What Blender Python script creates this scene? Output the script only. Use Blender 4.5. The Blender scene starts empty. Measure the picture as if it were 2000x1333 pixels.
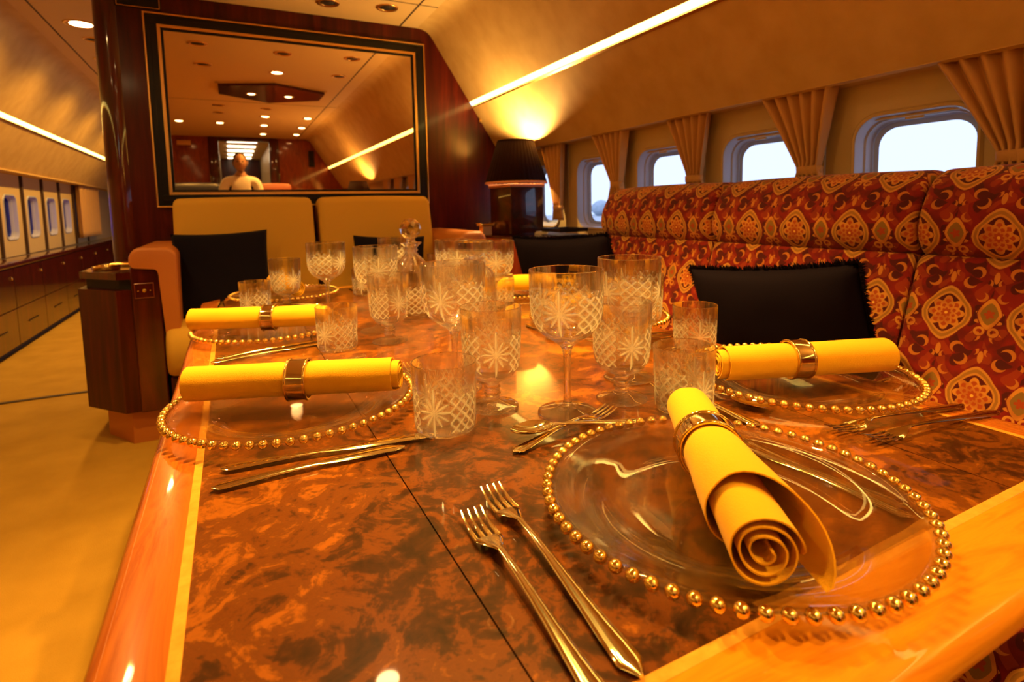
import bpy, bmesh, math, random
from mathutils import Vector, Matrix, noise
random.seed(7)
PI = math.pi
S = bpy.context.scene
COL = S.collection

# ------------------------------------------------------------------ camera, world, exposure
CAMZ = 1.015
cam_d = bpy.data.cameras.new('camera')
cam = bpy.data.objects.new('camera', cam_d); COL.objects.link(cam)
R = ((0.89066, -0.06057, 0.45062), (-0.45422, -0.07433, 0.88779), (-0.02028, -0.99539, -0.09371))
right = Vector((R[0][0], R[1][0], R[2][0])); down = Vector((R[0][1], R[1][1], R[2][1])); fwd = Vector((R[0][2], R[1][2], R[2][2]))
M = Matrix((right, -down, -fwd)).transposed().to_4x4()
M.translation = Vector((0, 0, CAMZ))
cam.matrix_world = M
cam_d.sensor_width = 36.0
cam_d.lens = 36.0 * 1075 / 2000
cam_d.shift_y = -161.5 / 2000
cam_d.clip_start = 0.02; cam_d.clip_end = 400
cam_d.dof.use_dof = True; cam_d.dof.focus_distance = 0.72; cam_d.dof.aperture_fstop = 7.0
S.camera = cam

W = bpy.data.worlds.new('world'); S.world = W; W.use_nodes = True
W.node_tree.nodes['Background'].inputs[0].default_value = (0.62, 0.72, 1.0, 1)
W.node_tree.nodes['Background'].inputs[1].default_value = 1.7

S.view_settings.view_transform = 'Standard'; S.view_settings.look = 'None'
S.view_settings.gamma = 1.0; S.view_settings.use_curve_mapping = False
S.view_settings.exposure = -0.04
S.cycles.use_denoising = True
S.cycles.max_bounces = 24; S.cycles.transmission_bounces = 22; S.cycles.glossy_bounces = 6
S.cycles.diffuse_bounces = 5; S.cycles.transparent_max_bounces = 24
S.cycles.sample_clamp_indirect = 10.0; S.cycles.blur_glossy = 0.4

WARM = (1.0, 0.545, 0.10)          # tungsten lamps of the cabin
WARM_STRIP = (1.0, 0.66, 0.14)
SPOT_W = 44.0

# ------------------------------------------------------------------ helpers
def tag(o, label=None, cat=None, group=None, kind=None):
    if label: o['label'] = label
    if cat: o['category'] = cat
    if group: o['group'] = group
    if kind: o['kind'] = kind
    return o

def thing(name, loc, label, cat, group=None, rz=0.0):
    o = bpy.data.objects.new(name, None); COL.objects.link(o)
    o.empty_display_size = 0.02
    o.location = loc; o.rotation_euler = (0, 0, rz)
    return tag(o, label, cat, group)

class MB:
    def __init__(s): s.v = []; s.f = []; s.uv = None
    def add(s, verts, faces):
        n = len(s.v); s.v += [tuple(p) for p in verts]; s.f += [tuple(i + n for i in f) for f in faces]; return s
    def box(s, lo, hi, b=0.0):
        if b <= 0:
            x0, y0, z0 = lo; x1, y1, z1 = hi
            return s.add([(x0,y0,z0),(x1,y0,z0),(x1,y1,z0),(x0,y1,z0),(x0,y0,z1),(x1,y0,z1),(x1,y1,z1),(x0,y1,z1)],
                         [(0,3,2,1),(4,5,6,7),(0,1,5,4),(1,2,6,5),(2,3,7,6),(3,0,4,7)])
        bm = bmesh.new(); bmesh.ops.create_cube(bm, size=1.0)
        for v in bm.verts:
            v.co = Vector([(lo[i] + hi[i]) / 2 + v.co[i] * (hi[i] - lo[i]) for i in range(3)])
        bmesh.ops.bevel(bm, geom=list(bm.edges), offset=b, segments=3 if b > .006 else 2, affect='EDGES', profile=0.5)
        bm.verts.index_update()
        s.add([v.co for v in bm.verts], [[v.index for v in f.verts] for f in bm.faces]); bm.free(); return s
    def lathe(s, prof, seg=32, c=(0, 0, 0), close=False):
        n = len(prof); vs = []; fs = []
        for k in range(seg):
            a = 2 * PI * k / seg
            for r, z in prof: vs.append((c[0] + r * math.cos(a), c[1] + r * math.sin(a), c[2] + z))
        for k in range(seg):
            k2 = (k + 1) % seg
            for i in range(n if close else n - 1):
                j = (i + 1) % n
                fs.append((k * n + i, k2 * n + i, k2 * n + j, k * n + j))
        if not close:
            if prof[0][0] > 0: fs.append([k * n for k in range(seg)][::-1])
            if prof[-1][0] > 0: fs.append([k * n + n - 1 for k in range(seg)])
        return s.add(vs, fs)
    def prism(s, pts, axis, a, b):
        # polygon pts (2d) extruded along axis between a and b
        n = len(pts)
        def P(p, t): return (p[0], p[1], t) if axis == 'z' else ((p[0], t, p[1]) if axis == 'y' else (t, p[0], p[1]))
        vs = [P(p, a) for p in pts] + [P(p, b) for p in pts]
        fs = [tuple(range(n))[::-1], tuple(range(n, 2 * n))] + [(i, (i + 1) % n, n + (i + 1) % n, n + i) for i in range(n)]
        return s.add(vs, fs)
    def loft(s, secs, m=12, e=2.0):
        # secs: list of (center Vector, side Vector*halfwidth, up Vector*halfthick)
        vs = []; fs = []
        for c, a, u in secs:
            c = Vector(c); a = Vector(a); u = Vector(u)
            for k in range(m):
                t = 2 * PI * k / m; ct, st = math.cos(t), math.sin(t)
                vs.append(c + a * (math.copysign(abs(ct) ** (2 / e), ct)) + u * (math.copysign(abs(st) ** (2 / e), st)))
        for i in range(len(secs) - 1):
            for k in range(m):
                k2 = (k + 1) % m
                fs.append((i * m + k, i * m + k2, (i + 1) * m + k2, (i + 1) * m + k))
        fs.append(tuple(range(m))[::-1]); fs.append(tuple(range((len(secs) - 1) * m, len(secs) * m)))
        return s.add(vs, fs)
    def tube(s, pts, r, m=8):
        secs = []
        for i, p in enumerate(pts):
            p = Vector(p); q = Vector(pts[min(i + 1, len(pts) - 1)]); o = Vector(pts[max(i - 1, 0)])
            d = (q - o).normalized(); a = d.cross(Vector((0, 0, 1)))
            if a.length < 1e-3: a = Vector((1, 0, 0))
            a.normalize(); u = a.cross(d)
            secs.append((p, a * r, u * r))
        return s.loft(secs, m)
    def grid(s, nu, nv, fn, cu=False):
        vs = [fn(i / (nu if cu else nu - 1), j / (nv - 1)) for i in range(nu) for j in range(nv)]
        fs = [(i * nv + j, ((i + 1) % nu) * nv + j, ((i + 1) % nu) * nv + j + 1, i * nv + j + 1)
              for i in range(nu if cu else nu - 1) for j in range(nv - 1)]
        return s.add(vs, fs)
    def mesh(s, name, m, smooth=False):
        me = bpy.data.meshes.new(name); me.from_pydata([tuple(p) for p in s.v], [], s.f)
        bm = bmesh.new(); bm.from_mesh(me); bmesh.ops.recalc_face_normals(bm, faces=bm.faces); bm.to_mesh(me); bm.free()
        if m: me.materials.append(m)
        if smooth is not False:
            me.polygons.foreach_set('use_smooth', [True] * len(me.polygons))
            if smooth is not True: me.set_sharp_from_angle(angle=math.radians(smooth))
        me.update(); return me
    def build(s, name, m, parent=None, smooth=False):
        return link(name, s.mesh(name, m, smooth), parent)

def link(name, me, parent=None, loc=None):
    o = bpy.data.objects.new(name, me); COL.objects.link(o)
    if parent: o.parent = parent
    if loc: o.location = loc
    return o

def copy_tree(o, parent=None):
    c = o.copy(); COL.objects.link(c); c.parent = parent
    for ch in o.children: copy_tree(ch, c)
    return c

def struct(o, label): return tag(o, label, kind='structure')

# ------------------------------------------------------------------ node expression helper
class X:
    """a float socket with arithmetic, building Math nodes"""
    nt = None
    def __init__(s, v): s.v = v
    @staticmethod
    def m(op, *a):
        n = X.nt.nodes.new('ShaderNodeMath'); n.operation = op
        for i, q in enumerate(a):
            q = q.v if isinstance(q, X) else q
            if isinstance(q, (int, float)): n.inputs[i].default_value = q
            else: X.nt.links.new(q, n.inputs[i])
        return X(n.outputs[0])
    def __add__(s, o): return X.m('ADD', s, o)
    __radd__ = __add__
    def __sub__(s, o): return X.m('SUBTRACT', s, o)
    def __rsub__(s, o): return X.m('SUBTRACT', o, s)
    def __mul__(s, o): return X.m('MULTIPLY', s, o)
    __rmul__ = __mul__
    def __truediv__(s, o): return X.m('DIVIDE', s, o)
    def pw(s, e): return X.m('POWER', s, e)
    def fr(s): return X.m('FRACT', s)
    def ab(s): return X.m('ABSOLUTE', s)
    def lt(s, o): return X.m('LESS_THAN', s, o)
    def gt(s, o): return X.m('GREATER_THAN', s, o)
    def cos(s): return X.m('COSINE', s)
    def mn(s, o): return X.m('MINIMUM', s, o)
    def mx(s, o): return X.m('MAXIMUM', s, o)
    def st(s, a, b):
        n = X.nt.nodes.new('ShaderNodeMapRange'); n.interpolation_type = 'SMOOTHSTEP'
        X.nt.links.new(s.v, n.inputs[0]); n.inputs[1].default_value = a; n.inputs[2].default_value = b
        return X(n.outputs[0])

def newmat(name):
    m = bpy.data.materials.new(name); m.use_nodes = True
    return m, m.node_tree, m.node_tree.nodes['Principled BSDF']

def mat(name, col, rough=0.5, metal=0.0, coat=0.0, coat_r=0.05, spec=0.5, sheen=0.0, bump=None, vary=None, emit=None):
    m, nt, p = newmat(name)
    p.inputs['Base Color'].default_value = (*col, 1); p.inputs['Roughness'].default_value = rough
    p.inputs['Metallic'].default_value = metal; p.inputs['Coat Weight'].default_value = coat
    p.inputs['Coat Roughness'].default_value = coat_r; p.inputs['Specular IOR Level'].default_value = spec
    p.inputs['Sheen Weight'].default_value = sheen
    if emit: p.inputs['Emission Color'].default_value = (*emit[0], 1); p.inputs['Emission Strength'].default_value = emit[1]
    tc = nt.nodes.new('ShaderNodeTexCoord')
    if vary:   # (scale, other colour)
        n = nt.nodes.new('ShaderNodeTexNoise'); n.inputs['Scale'].default_value = vary[0]; n.inputs['Detail'].default_value = 5
        nt.links.new(tc.outputs['Object'], n.inputs['Vector'])
        mx = nt.nodes.new('ShaderNodeMix'); mx.data_type = 'RGBA'
        mr = nt.nodes.new('ShaderNodeMapRange'); mr.inputs[1].default_value = .35; mr.inputs[2].default_value = .65
        nt.links.new(n.outputs[0], mr.inputs[0]); nt.links.new(mr.outputs[0], mx.inputs[0])
        mx.inputs[6].default_value = (*col, 1); mx.inputs[7].default_value = (*vary[1], 1)
        nt.links.new(mx.outputs[2], p.inputs['Base Color'])
    if bump:   # (scale, strength)
        n = nt.nodes.new('ShaderNodeTexNoise'); n.inputs['Scale'].default_value = bump[0]; n.inputs['Detail'].default_value = 4
        nt.links.new(tc.outputs['Object'], n.inputs['Vector'])
        b = nt.nodes.new('ShaderNodeBump'); b.inputs['Strength'].default_value = bump[1]; b.inputs['Distance'].default_value = .004
        nt.links.new(n.outputs[0], b.inputs['Height']); nt.links.new(b.outputs[0], p.inputs['Normal'])
    return m

def ramp(nt, src, stops):
    r = nt.nodes.new('ShaderNodeValToRGB')
    while len(r.color_ramp.elements) < len(stops): r.color_ramp.elements.new(0.5)
    for e, (pos, c) in zip(r.color_ramp.elements, stops): e.position = pos; e.color = (*c, 1)
    nt.links.new(src, r.inputs[0]); return r

def wood(name, stops, scale, stretch, distort=1.5, rough=0.3, coat=1.0, coat_r=0.04, detail=6):
    m, nt, p = newmat(name); p.inputs['Specular IOR Level'].default_value = .15
    tc = nt.nodes.new('ShaderNodeTexCoord'); mp = nt.nodes.new('ShaderNodeMapping')
    mp.inputs['Scale'].default_value = stretch
    nt.links.new(tc.outputs['Object'], mp.inputs[0])
    n = nt.nodes.new('ShaderNodeTexNoise'); n.inputs['Scale'].default_value = scale; n.inputs['Detail'].default_value = detail
    n.inputs['Distortion'].default_value = distort; n.inputs['Roughness'].default_value = .6
    nt.links.new(mp.outputs[0], n.inputs['Vector'])
    r = ramp(nt, n.outputs[0], stops)
    nt.links.new(r.outputs[0], p.inputs['Base Color'])
    p.inputs['Roughness'].default_value = rough; p.inputs['Coat Weight'].default_value = coat; p.inputs['Coat Roughness'].default_value = coat_r
    return m

def burl(name):
    m, nt, p = newmat(name); X.nt = nt
    tc = nt.nodes.new('ShaderNodeTexCoord')
    def nz(sc, det, dist, rg=.55):
        n = nt.nodes.new('ShaderNodeTexNoise'); n.inputs['Scale'].default_value = sc; n.inputs['Detail'].default_value = det
        n.inputs['Distortion'].default_value = dist; n.inputs['Roughness'].default_value = rg
        nt.links.new(tc.outputs['Object'], n.inputs['Vector']); return X(n.outputs[0])
    big, mid, fine = nz(3.0, 2, .6), nz(15, 6, 2.2, .62), nz(60, 5, 2.5)
    h = big * .32 + mid * .50 + fine * .18
    rp = ramp(nt, h.v, [(.36, (.016, .006, .002)), (.44, (.040, .012, .003)), (.49, (.115, .030, .003)), (.525, (.095, .026, .003)), (.58, (.24, .070, .005)), (.67, (.20, .060, .005))])
    nt.links.new(rp.outputs[0], p.inputs['Base Color'])
    p.inputs['Roughness'].default_value = .28; p.inputs['Specular IOR Level'].default_value = .15; p.inputs['Coat Weight'].default_value = .6; p.inputs['Coat Roughness'].default_value = .03
    return m

def glass(name, col=(1, 1, 1), thru=0.3, ior=1.5, rough=0.0):
    m = bpy.data.materials.new(name); m.use_nodes = True; nt = m.node_tree
    nt.nodes.remove(nt.nodes['Principled BSDF'])
    g = nt.nodes.new('ShaderNodeBsdfGlass'); g.inputs['Color'].default_value = (*col, 1); g.inputs['IOR'].default_value = ior; g.inputs['Roughness'].default_value = rough
    t = nt.nodes.new('ShaderNodeBsdfTransparent'); t.inputs[0].default_value = (*col, 1)
    x = nt.nodes.new('ShaderNodeMixShader'); x.inputs[0].default_value = thru
    nt.links.new(g.outputs[0], x.inputs[1]); nt.links.new(t.outputs[0], x.inputs[2])
    nt.links.new(x.outputs[0], nt.nodes['Material Output'].inputs[0]); return m

def crystal(name):
    # clear lead glass with the sparkle of its cuts painted in as pale diffuse lines
    m = bpy.data.materials.new(name); m.use_nodes = True; nt = m.node_tree
    nt.nodes.remove(nt.nodes['Principled BSDF'])
    def g(r):
        n = nt.nodes.new('ShaderNodeBsdfGlass'); n.inputs['Color'].default_value = (1, .992, .975, 1); n.inputs['IOR'].default_value = 1.54; n.inputs['Roughness'].default_value = r; return n.outputs[0]
    def mix(a, b, f):
        x = nt.nodes.new('ShaderNodeMixShader'); x.inputs[0].default_value = f; nt.links.new(a, x.inputs[1]); nt.links.new(b, x.inputs[2]); return x.outputs[0]
    t = nt.nodes.new('ShaderNodeBsdfTransparent')
    # painted glints: pale diffuse colour gives bright lines where the mesh attribute "cut" is deep
    tr = nt.nodes.new('ShaderNodeBsdfTranslucent'); tr.inputs[0].default_value = (.96, .94, .90, 1)
    df = nt.nodes.new('ShaderNodeBsdfDiffuse'); df.inputs[0].default_value = (.96, .94, .90, 1)
    at = nt.nodes.new('ShaderNodeAttribute'); at.attribute_name = 'cut'
    mu = nt.nodes.new('ShaderNodeMath'); mu.operation = 'MULTIPLY'; mu.inputs[1].default_value = .52; nt.links.new(at.outputs['Fac'], mu.inputs[0])
    base = mix(g(0.0), t.outputs[0], .42)
    x = nt.nodes.new('ShaderNodeMixShader'); nt.links.new(mu.outputs[0], x.inputs[0]); nt.links.new(base, x.inputs[1]); nt.links.new(mix(tr.outputs[0], df.outputs[0], .5), x.inputs[2])
    nt.links.new(x.outputs[0], nt.nodes['Material Output'].inputs[0]); return m

def thin_glass(name, tint=(1, 1, 1), refl=1.5):
    m = bpy.data.materials.new(name); m.use_nodes = True; nt = m.node_tree
    nt.nodes.remove(nt.nodes['Principled BSDF'])
    g = nt.nodes.new('ShaderNodeBsdfGlossy'); g.inputs['Roughness'].default_value = 0.01
    t = nt.nodes.new('ShaderNodeBsdfTransparent'); t.inputs[0].default_value = (*tint, 1)
    f = nt.nodes.new('ShaderNodeFresnel'); f.inputs[0].default_value = refl
    x = nt.nodes.new('ShaderNodeMixShader')
    nt.links.new(f.outputs[0], x.inputs[0]); nt.links.new(t.outputs[0], x.inputs[1]); nt.links.new(g.outputs[0], x.inputs[2])
    nt.links.new(x.outputs[0], nt.nodes['Material Output'].inputs[0]); return m

def emit(name, col, s):
    m = bpy.data.materials.new(name); m.use_nodes = True; nt = m.node_tree
    nt.nodes.remove(nt.nodes['Principled BSDF'])
    e = nt.nodes.new('ShaderNodeEmission'); e.inputs[0].default_value = (*col, 1); e.inputs[1].default_value = s
    nt.links.new(e.outputs[0], nt.nodes['Material Output'].inputs[0]); return m

def damask(name):
    m, nt, p = newmat(name); X.nt = nt
    uv = nt.nodes.new('ShaderNodeUVMap'); sep = nt.nodes.new('ShaderNodeSeparateXYZ'); nt.links.new(uv.outputs[0], sep.inputs[0])
    nz = nt.nodes.new('ShaderNodeTexNoise'); nz.inputs['Scale'].default_value = 26; nz.inputs['Detail'].default_value = 2
    nt.links.new(uv.outputs[0], nz.inputs['Vector'])
    u = X(sep.outputs[0]) / 0.148; v = X(sep.outputs[1]) / 0.148
    q = v / 1.06                                    # rows
    def cell(du, dv):                               # local coordinates of a rectangular lattice of step (1, 2 rows)
        x = (u + (0.5 - du)).fr() - 0.5
        y = ((q / 2 + (0.5 - dv / 2)).fr() - 0.5) * 2.12
        return x, y
    def nearest(a, b):
        (x1, y1), (x2, y2) = a, b
        s = (x1 * x1 + y1 * y1).lt(x2 * x2 + y2 * y2)
        t = 1 - s
        return x1 * s + x2 * t, y1 * s + y2 * t
    x, y = nearest(cell(0, 0), cell(.5, 1))         # big medallions
    px, py = nearest(cell(.5, 0), cell(0, 1))       # palmettes between them
    def band(f, lo, hi, w=.03): return f.st(lo - w, lo) * (1 - f.st(hi, hi + w))
    ax, ay = x.ab(), y.ab()
    scal = (ay * 26).cos() * 0.045 * ax.st(.12, .25)
    f = (ax / 0.315).pw(1.55) + (ay / 0.385).pw(1.22) + scal
    ogee = band(f, .68, 1.0, .03)
    ogee_edge = band(f, .92, 1.0, .03).mx(band(f, .68, .74, .03))
    ogee_in = 1 - f.st(.64, .68)
    r = (x * x + y * y * .85).pw(.5); th = X.m('ARCTAN2', y, x)
    def petals(n, R, ph, sharp=.30):
        a = ((th * (n / 2) + ph).cos()).ab()
        return r / ((a * sharp + (1 - sharp)) * R)
    f1 = petals(8, .220, 0.0, .36); f2 = petals(8, .160, PI / 2, .34); f3 = petals(8, .095, 0.0)
    flower = 1 - f1.st(.97, 1.0)
    f_line = band(f1, .84, 1.0, .05)
    f_in = band(f2, .80, 1.0, .07).mx(band(f3, .72, 1.0, .09) * .8)
    core = 1 - (r / .022).st(.8, 1)
    px = px / 1.3; py = py / -1.3
    pax, pay = px.ab(), py.ab()
    # vase-shaped palmette: pointed top, waist and curled foot
    body = (pax / .105).pw(1.6) + ((py - .035).ab() / .165).pw(1.25)
    footx = (pax - .060); foot = ((footx * footx + (py + .150) * (py + .150)).pw(.5) / .050)
    g = body.mn(((foot - .62).ab() + .62) * 1.02 + (foot.lt(.5)) * 3)
    palm = 1 - g.st(.94, 1.0)
    palm_edge = band(g, .66, .97, .05)
    dy = py - .03
    pr = (px * px + dy * dy).pw(.5); pth = X.m('ARCTAN2', dy, px)
    dots = 1 - ((pr / (((pth * 2.5).cos()).ab() * .5 + .5)) / .055).st(.8, 1)
    # leafy scrolls between the motifs, broken up by a warp
    wn = X(nz.outputs[0]) * 2.2
    w1 = ((x * 15 + (y * 9).cos() * 2.0 + wn).cos() * .5 + (y * 13 + (x * 11).cos() * 2.2 - wn).cos() * .5)
    outside = f.st(1.06, 1.14) * g.st(1.06, 1.18)
    def disc(cx, cy, rad, ky=1.0):
        dx_, dy_ = ax - cx, (ay - cy) * ky
        return (dx_ * dx_ + dy_ * dy_).pw(.5) / rad
    def cres(cx, cy, rad, ox, oy, r2):             # crescent-shaped leaf
        return (1 - disc(cx, cy, rad).st(.93, 1.0)) * disc(cx + ox, cy + oy, r2).st(.95, 1.03)
    curls = cres(.215, .455, .085, .028, .026, .072).mx(cres(.385, .265, .070, -.026, .020, .058)).mx(cres(.085, .600, .062, .020, -.020, .050)) * outside
    buds = (1 - disc(.0, .520, .034, .40).st(.9, 1)).mx(1 - disc(.415, .060, .075, 2.6).st(.9, 1)).mx(1 - disc(.300, .560, .030, .6).st(.9, 1)) * outside
    scroll = (w1.st(.42, .50) * outside * .55).mx(0.0)
    leaf = (1 - w1.st(-.40, -.28)) * outside
    nzx = X(nz.outputs[0])
    def mixc(a, b, fac):
        n = nt.nodes.new('ShaderNodeMix'); n.data_type = 'RGBA'
        for sck, c in ((6, a), (7, b)):
            if isinstance(c, tuple): n.inputs[sck].default_value = (*c, 1)
            else: nt.links.new(c, n.inputs[sck])
        nt.links.new(fac.v, n.inputs[0]); return n.outputs[2]
    RED, DARK, GOLD, OL, ORG = (.21, .008, .006), (.055, .004, .006), (.58, .235, .034), (.23, .12, .024), (.34, .050, .009)
    c = mixc(RED, (.12, .005, .006), nzx.st(.4, .65))
    c = mixc(c, DARK, leaf * .85)
    c = mixc(c, ORG, scroll * .8)
    c = mixc(c, (.46, .145, .020), curls)
    c = mixc(c, (.50, .175, .026), buds)
    c = mixc(c, DARK, ogee_in * .8)
    gold = mixc(GOLD, (.44, .15, .025), nzx.st(.42, .62))
    c = mixc(c, (.40, .155, .026), ogee)
    c = mixc(c, OL, band(f, .78, .88, .05) * .5)
    c = mixc(c, (.58, .26, .045), ogee_edge * .7)
    c = mixc(c, (.36, .058, .011), flower)
    c = mixc(c, gold, f_line.mx(f_in))
    c = mixc(c, (.75, .42, .06), core)
    c = mixc(c, OL, palm)
    c = mixc(c, gold, palm_edge)
    c = mixc(c, ORG, dots)
    nt.links.new(c, p.inputs['Base Color'])
    p.inputs['Roughness'].default_value = .85; p.inputs['Sheen Weight'].default_value = .15
    p.inputs['Specular IOR Level'].default_value = .2
    b = nt.nodes.new('ShaderNodeBump'); b.inputs['Strength'].default_value = .25; b.inputs['Distance'].default_value = .002
    nt.links.new((ogee + flower + palm).v, b.inputs['Height']); nt.links.new(b.outputs[0], p.inputs['Normal'])
    return m

# ------------------------------------------------------------------ materials
MT = {}
MT['panel'] = mat('cream_wall_covering', (.62, .40, .13), .75, bump=(220, .10), vary=(9, (.55, .34, .10)), spec=.25)
MT['ceiling'] = mat('cream_ceiling', (.64, .43, .16), .7, bump=(220, .08), spec=.25)
MT['plastic'] = mat('cream_plastic', (.55, .39, .17), .45)
MT['reveal'] = mat('grey_window_reveal', (.42, .42, .48), .4)
MT['groove'] = mat('dark_joint', (.05, .02, .008), .7)
MT['carpet'] = mat('tan_carpet', (.45, .255, .040), .95, bump=(380, .5), vary=(5, (.38, .21, .030)), spec=.1)
MT['mahogany'] = wood('dark_mahogany', [(.3, (.022, .0015, .001)), (.55, (.060, .004, .0015)), (.75, (.105, .009, .002))], 3.0, (7, 7, .6), .6, .35, .35, .14)
MT['mahogany_gloss'] = wood('glossy_mahogany', [(.3, (.026, .002, .001)), (.55, (.065, .005, .002)), (.75, (.11, .010, .003))], 3.0, (6, 6, .6), .8, .3, 1, .06)
MT['red_panel'] = wood('red_veneer', [(.3, (.16, .022, .006)), (.6, (.28, .045, .010)), (.8, (.36, .07, .016))], 4.0, (4, 4, 1), 1.5, .3, 1, .08)
MT['burl'] = burl('walnut_burl')
MT['cherry'] = wood('cherry_border', [(.25, (.20, .042, .006)), (.5, (.38, .105, .012)), (.62, (.28, .065, .008)), (.8, (.48, .15, .016))], 3.4, (9, 1.1, 4), 1.2, .25, .55, .035)
MT['cherry_x_lit'] = wood('cherry_border_cross_lit', [(.25, (.38, .110, .006)), (.5, (.60, .22, .010)), (.62, (.48, .155, .008)), (.8, (.66, .27, .014))], 3.4, (1.1, 9, 4), 1.2, .25, .55, .035)  # brighter copy of the cherry, lamplight on the near border put into its colour
MT['inlay'] = wood('boxwood_inlay', [(.3, (.56, .25, .035)), (.7, (.66, .33, .055))], 20, (4, 4, 4), .3, .25, 1, .035)
MT['gold'] = mat('polished_gold', (.93, .68, .20), .09, 1.0)
MT['gold_dull'] = mat('gilt_line', (.80, .47, .14), .28, 1.0)
MT['steel'] = mat('gilt_steel', (.90, .78, .48), .08, 1.0)
MT['napkin'] = mat('yellow_linen', (.68, .345, .008), .85, bump=(900, .25), spec=.15, sheen=.1)
MT['cream_fabric'] = mat('mustard_upholstery', (.56, .33, .05), .85, bump=(500, .15), spec=.2)
MT['tan_leather'] = mat('tan_leather', (.50, .17, .035), .42, bump=(120, .12))
MT['red_leather'] = mat('oxblood_leather', (.30, .035, .012), .42, bump=(120, .12))
MT['navy_velvet'] = mat('navy_velvet', (.006, .0045, .012), .9, sheen=.02, bump=(30, .3), spec=.1)
MT['black_satin'] = mat('black_satin', (.006, .0035, .010), .85, sheen=.0, bump=(14, .4), spec=.06)
MT['black'] = mat('black_lacquer', (.003, .0025, .003), .3, coat=.25, coat_r=.1, spec=.25)
MT['dark'] = mat('dark_recess', (.012, .008, .006), .6)
MT['curtain'] = mat('gold_curtain', (.55, .30, .10), .85, bump=(260, .2), spec=.15, sheen=.1)
MT['mirror'] = mat('bronze_mirror', (.80, .62, .46), .012, 1.0)
MT['shade'] = mat('dark_pleated_shade', (.018, .003, .003), .8, sheen=.05, spec=.15)
MT['shade_trim'] = mat('rose_shade_trim', (.62, .26, .14), .7)
MT['burl_dark'] = wood('dark_burl_base', [(.3, (.01, .002, .0015)), (.5, (.04, .005, .002)), (.7, (.085, .012, .003))], 9, (1, 1, 1), 2.0, .3, 1, .05)
MT['crystal'] = crystal('cut_crystal')
MT['plate_glass'] = glass('clear_plate_glass', (1, .99, .975), .5, 1.48)
MT['pane'] = thin_glass('window_pane', (.94, .97, 1.0), 1.10)
MT['pane_blue'] = thin_glass('dusk_blue_pane', (.24, .30, .85), 1.08)  # dim blue of the dusk sky put into the pane tint
MT['strip'] = emit('light_strip_diffuser', WARM_STRIP, 9.0)
MT['lens'] = emit('lamp_lens', (1.0, .66, .28), 60.0)
MT['lens_cool'] = emit('corridor_tube', (1.0, .93, .75), 10.0)
MT['damask'] = damask('red_damask')
MT['white'] = mat('white_cotton', (.75, .72, .68), .8)
MT['skin'] = mat('skin_tone', (.36, .19, .12), .6)
MT['hair'] = mat('dark_hair', (.03, .018, .012), .7)
MT['trouser'] = mat('dark_trousers', (.03, .03, .04), .85)
MT['navy_leather'] = mat('navy_leather', (.02, .025, .06), .4)
MT['rose_leather'] = mat('rose_leather', (.42, .12, .07), .5)
MT['paper'] = mat('white_paper', (.75, .72, .66), .7)
MT['ground'] = mat('pale_hazed_apron', (.55, .58, .62), .9, vary=(.05, (.48, .52, .55)))  # distance haze lightens this ground colour
MT['trees'] = mat('hazy_trees', (.48, .54, .62), .95, vary=(.6, (.36, .43, .50)))  # haze of the distance mixed into the tree colour

# ------------------------------------------------------------------ the cabin shell
Y0, Y1 = -6.6, 10.4            # aft and forward ends of what can be seen
CZ = 2.16                      # flat ceiling
XW, XL = 1.80, -1.66           # side walls
def profile_right():
    return [(1.13, CZ), (1.165, 2.156), (1.195, 2.143), (1.22, 2.12), (1.24, 2.09), (1.70, 1.378)]

floor = MB().box((XL - .1, Y0, -.06), (XW + .1, Y1, 0)).build('floor', MT['carpet']); struct(floor, 'tan carpeted cabin floor')
t1 = MB().box((XL, 3.855, 0), (-.45, 3.885, .006), .002).build('trim_1', MT['groove']); struct(t1, 'dark threshold strip across the carpet beside the bulkhead')
spot_mark = None
ceil = MB().box((-1.0, Y0, CZ), (1.13, Y1, CZ + .04)).build('ceiling', MT['ceiling']); struct(ceil, 'flat cream cabin ceiling with recessed lamps')
for xs in (1.02, -.90): MB().box((xs - .004, Y0, CZ - .0025), (xs + .004, Y1, CZ)).build('joint', MT['groove'], ceil)
for ys in (.45, 3.1): MB().box((-1.0, ys - .003, CZ - .002), (1.13, ys + .003, CZ)).build('joint', MT['groove'], ceil)
# sloping overhead panels, right and left, split at the light strip
def overhead(name, mirror, label):
    pr = profile_right()
    f = (lambda p: (p[0], p[1])) if not mirror else (lambda p: (.14 - p[0], p[1]))
    def strip(pts, y0, y1, nm, par=None):
        out = [f(p) for p in pts]; th = [f((p[0] + .03, p[1] + .025)) for p in pts][::-1]
        return MB().prism(out + th, 'y', y0, y1).build(nm, MT['panel'], par, 40)
    up = pr[:5] + [(1.478, 1.722)]
    lo = [(1.500, 1.688), (1.70, 1.378), (1.72, 1.372)]
    o = strip(up, Y0, Y1, name); struct(o, label)
    strip(lo, Y0, Y1, 'lower_panel', o)
    MB().prism([f((1.4975, 1.680)), f((1.512, 1.694)), f((1.500, 1.702)), f((1.487, 1.688))], 'y', Y0, Y1).build('lip', MT['gold_dull'], o)
    return o
trim2 = overhead('trim_2', False, 'sloping cream overhead panel above the right windows')
trim3 = overhead('trim_3', True, 'sloping cream overhead panel above the left windows')
def light_strip(x, sgn, y0, y1, label):
    o = MB().prism([(x, 1.722), (x + sgn * .026, 1.690), (x + sgn * .040, 1.700), (x + sgn * .014, 1.732)], 'y', y0, y1).build('light_strip', MT['strip'])
    return tag(o, label, 'light strip')
light_strip(1.478, 1, Y0, 3.49, 'long glowing light strip in the overhead panel above the red sofa')
light_strip(-1.338, -1, Y0, Y1, 'long glowing light strip above the left-hand row of windows')

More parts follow.
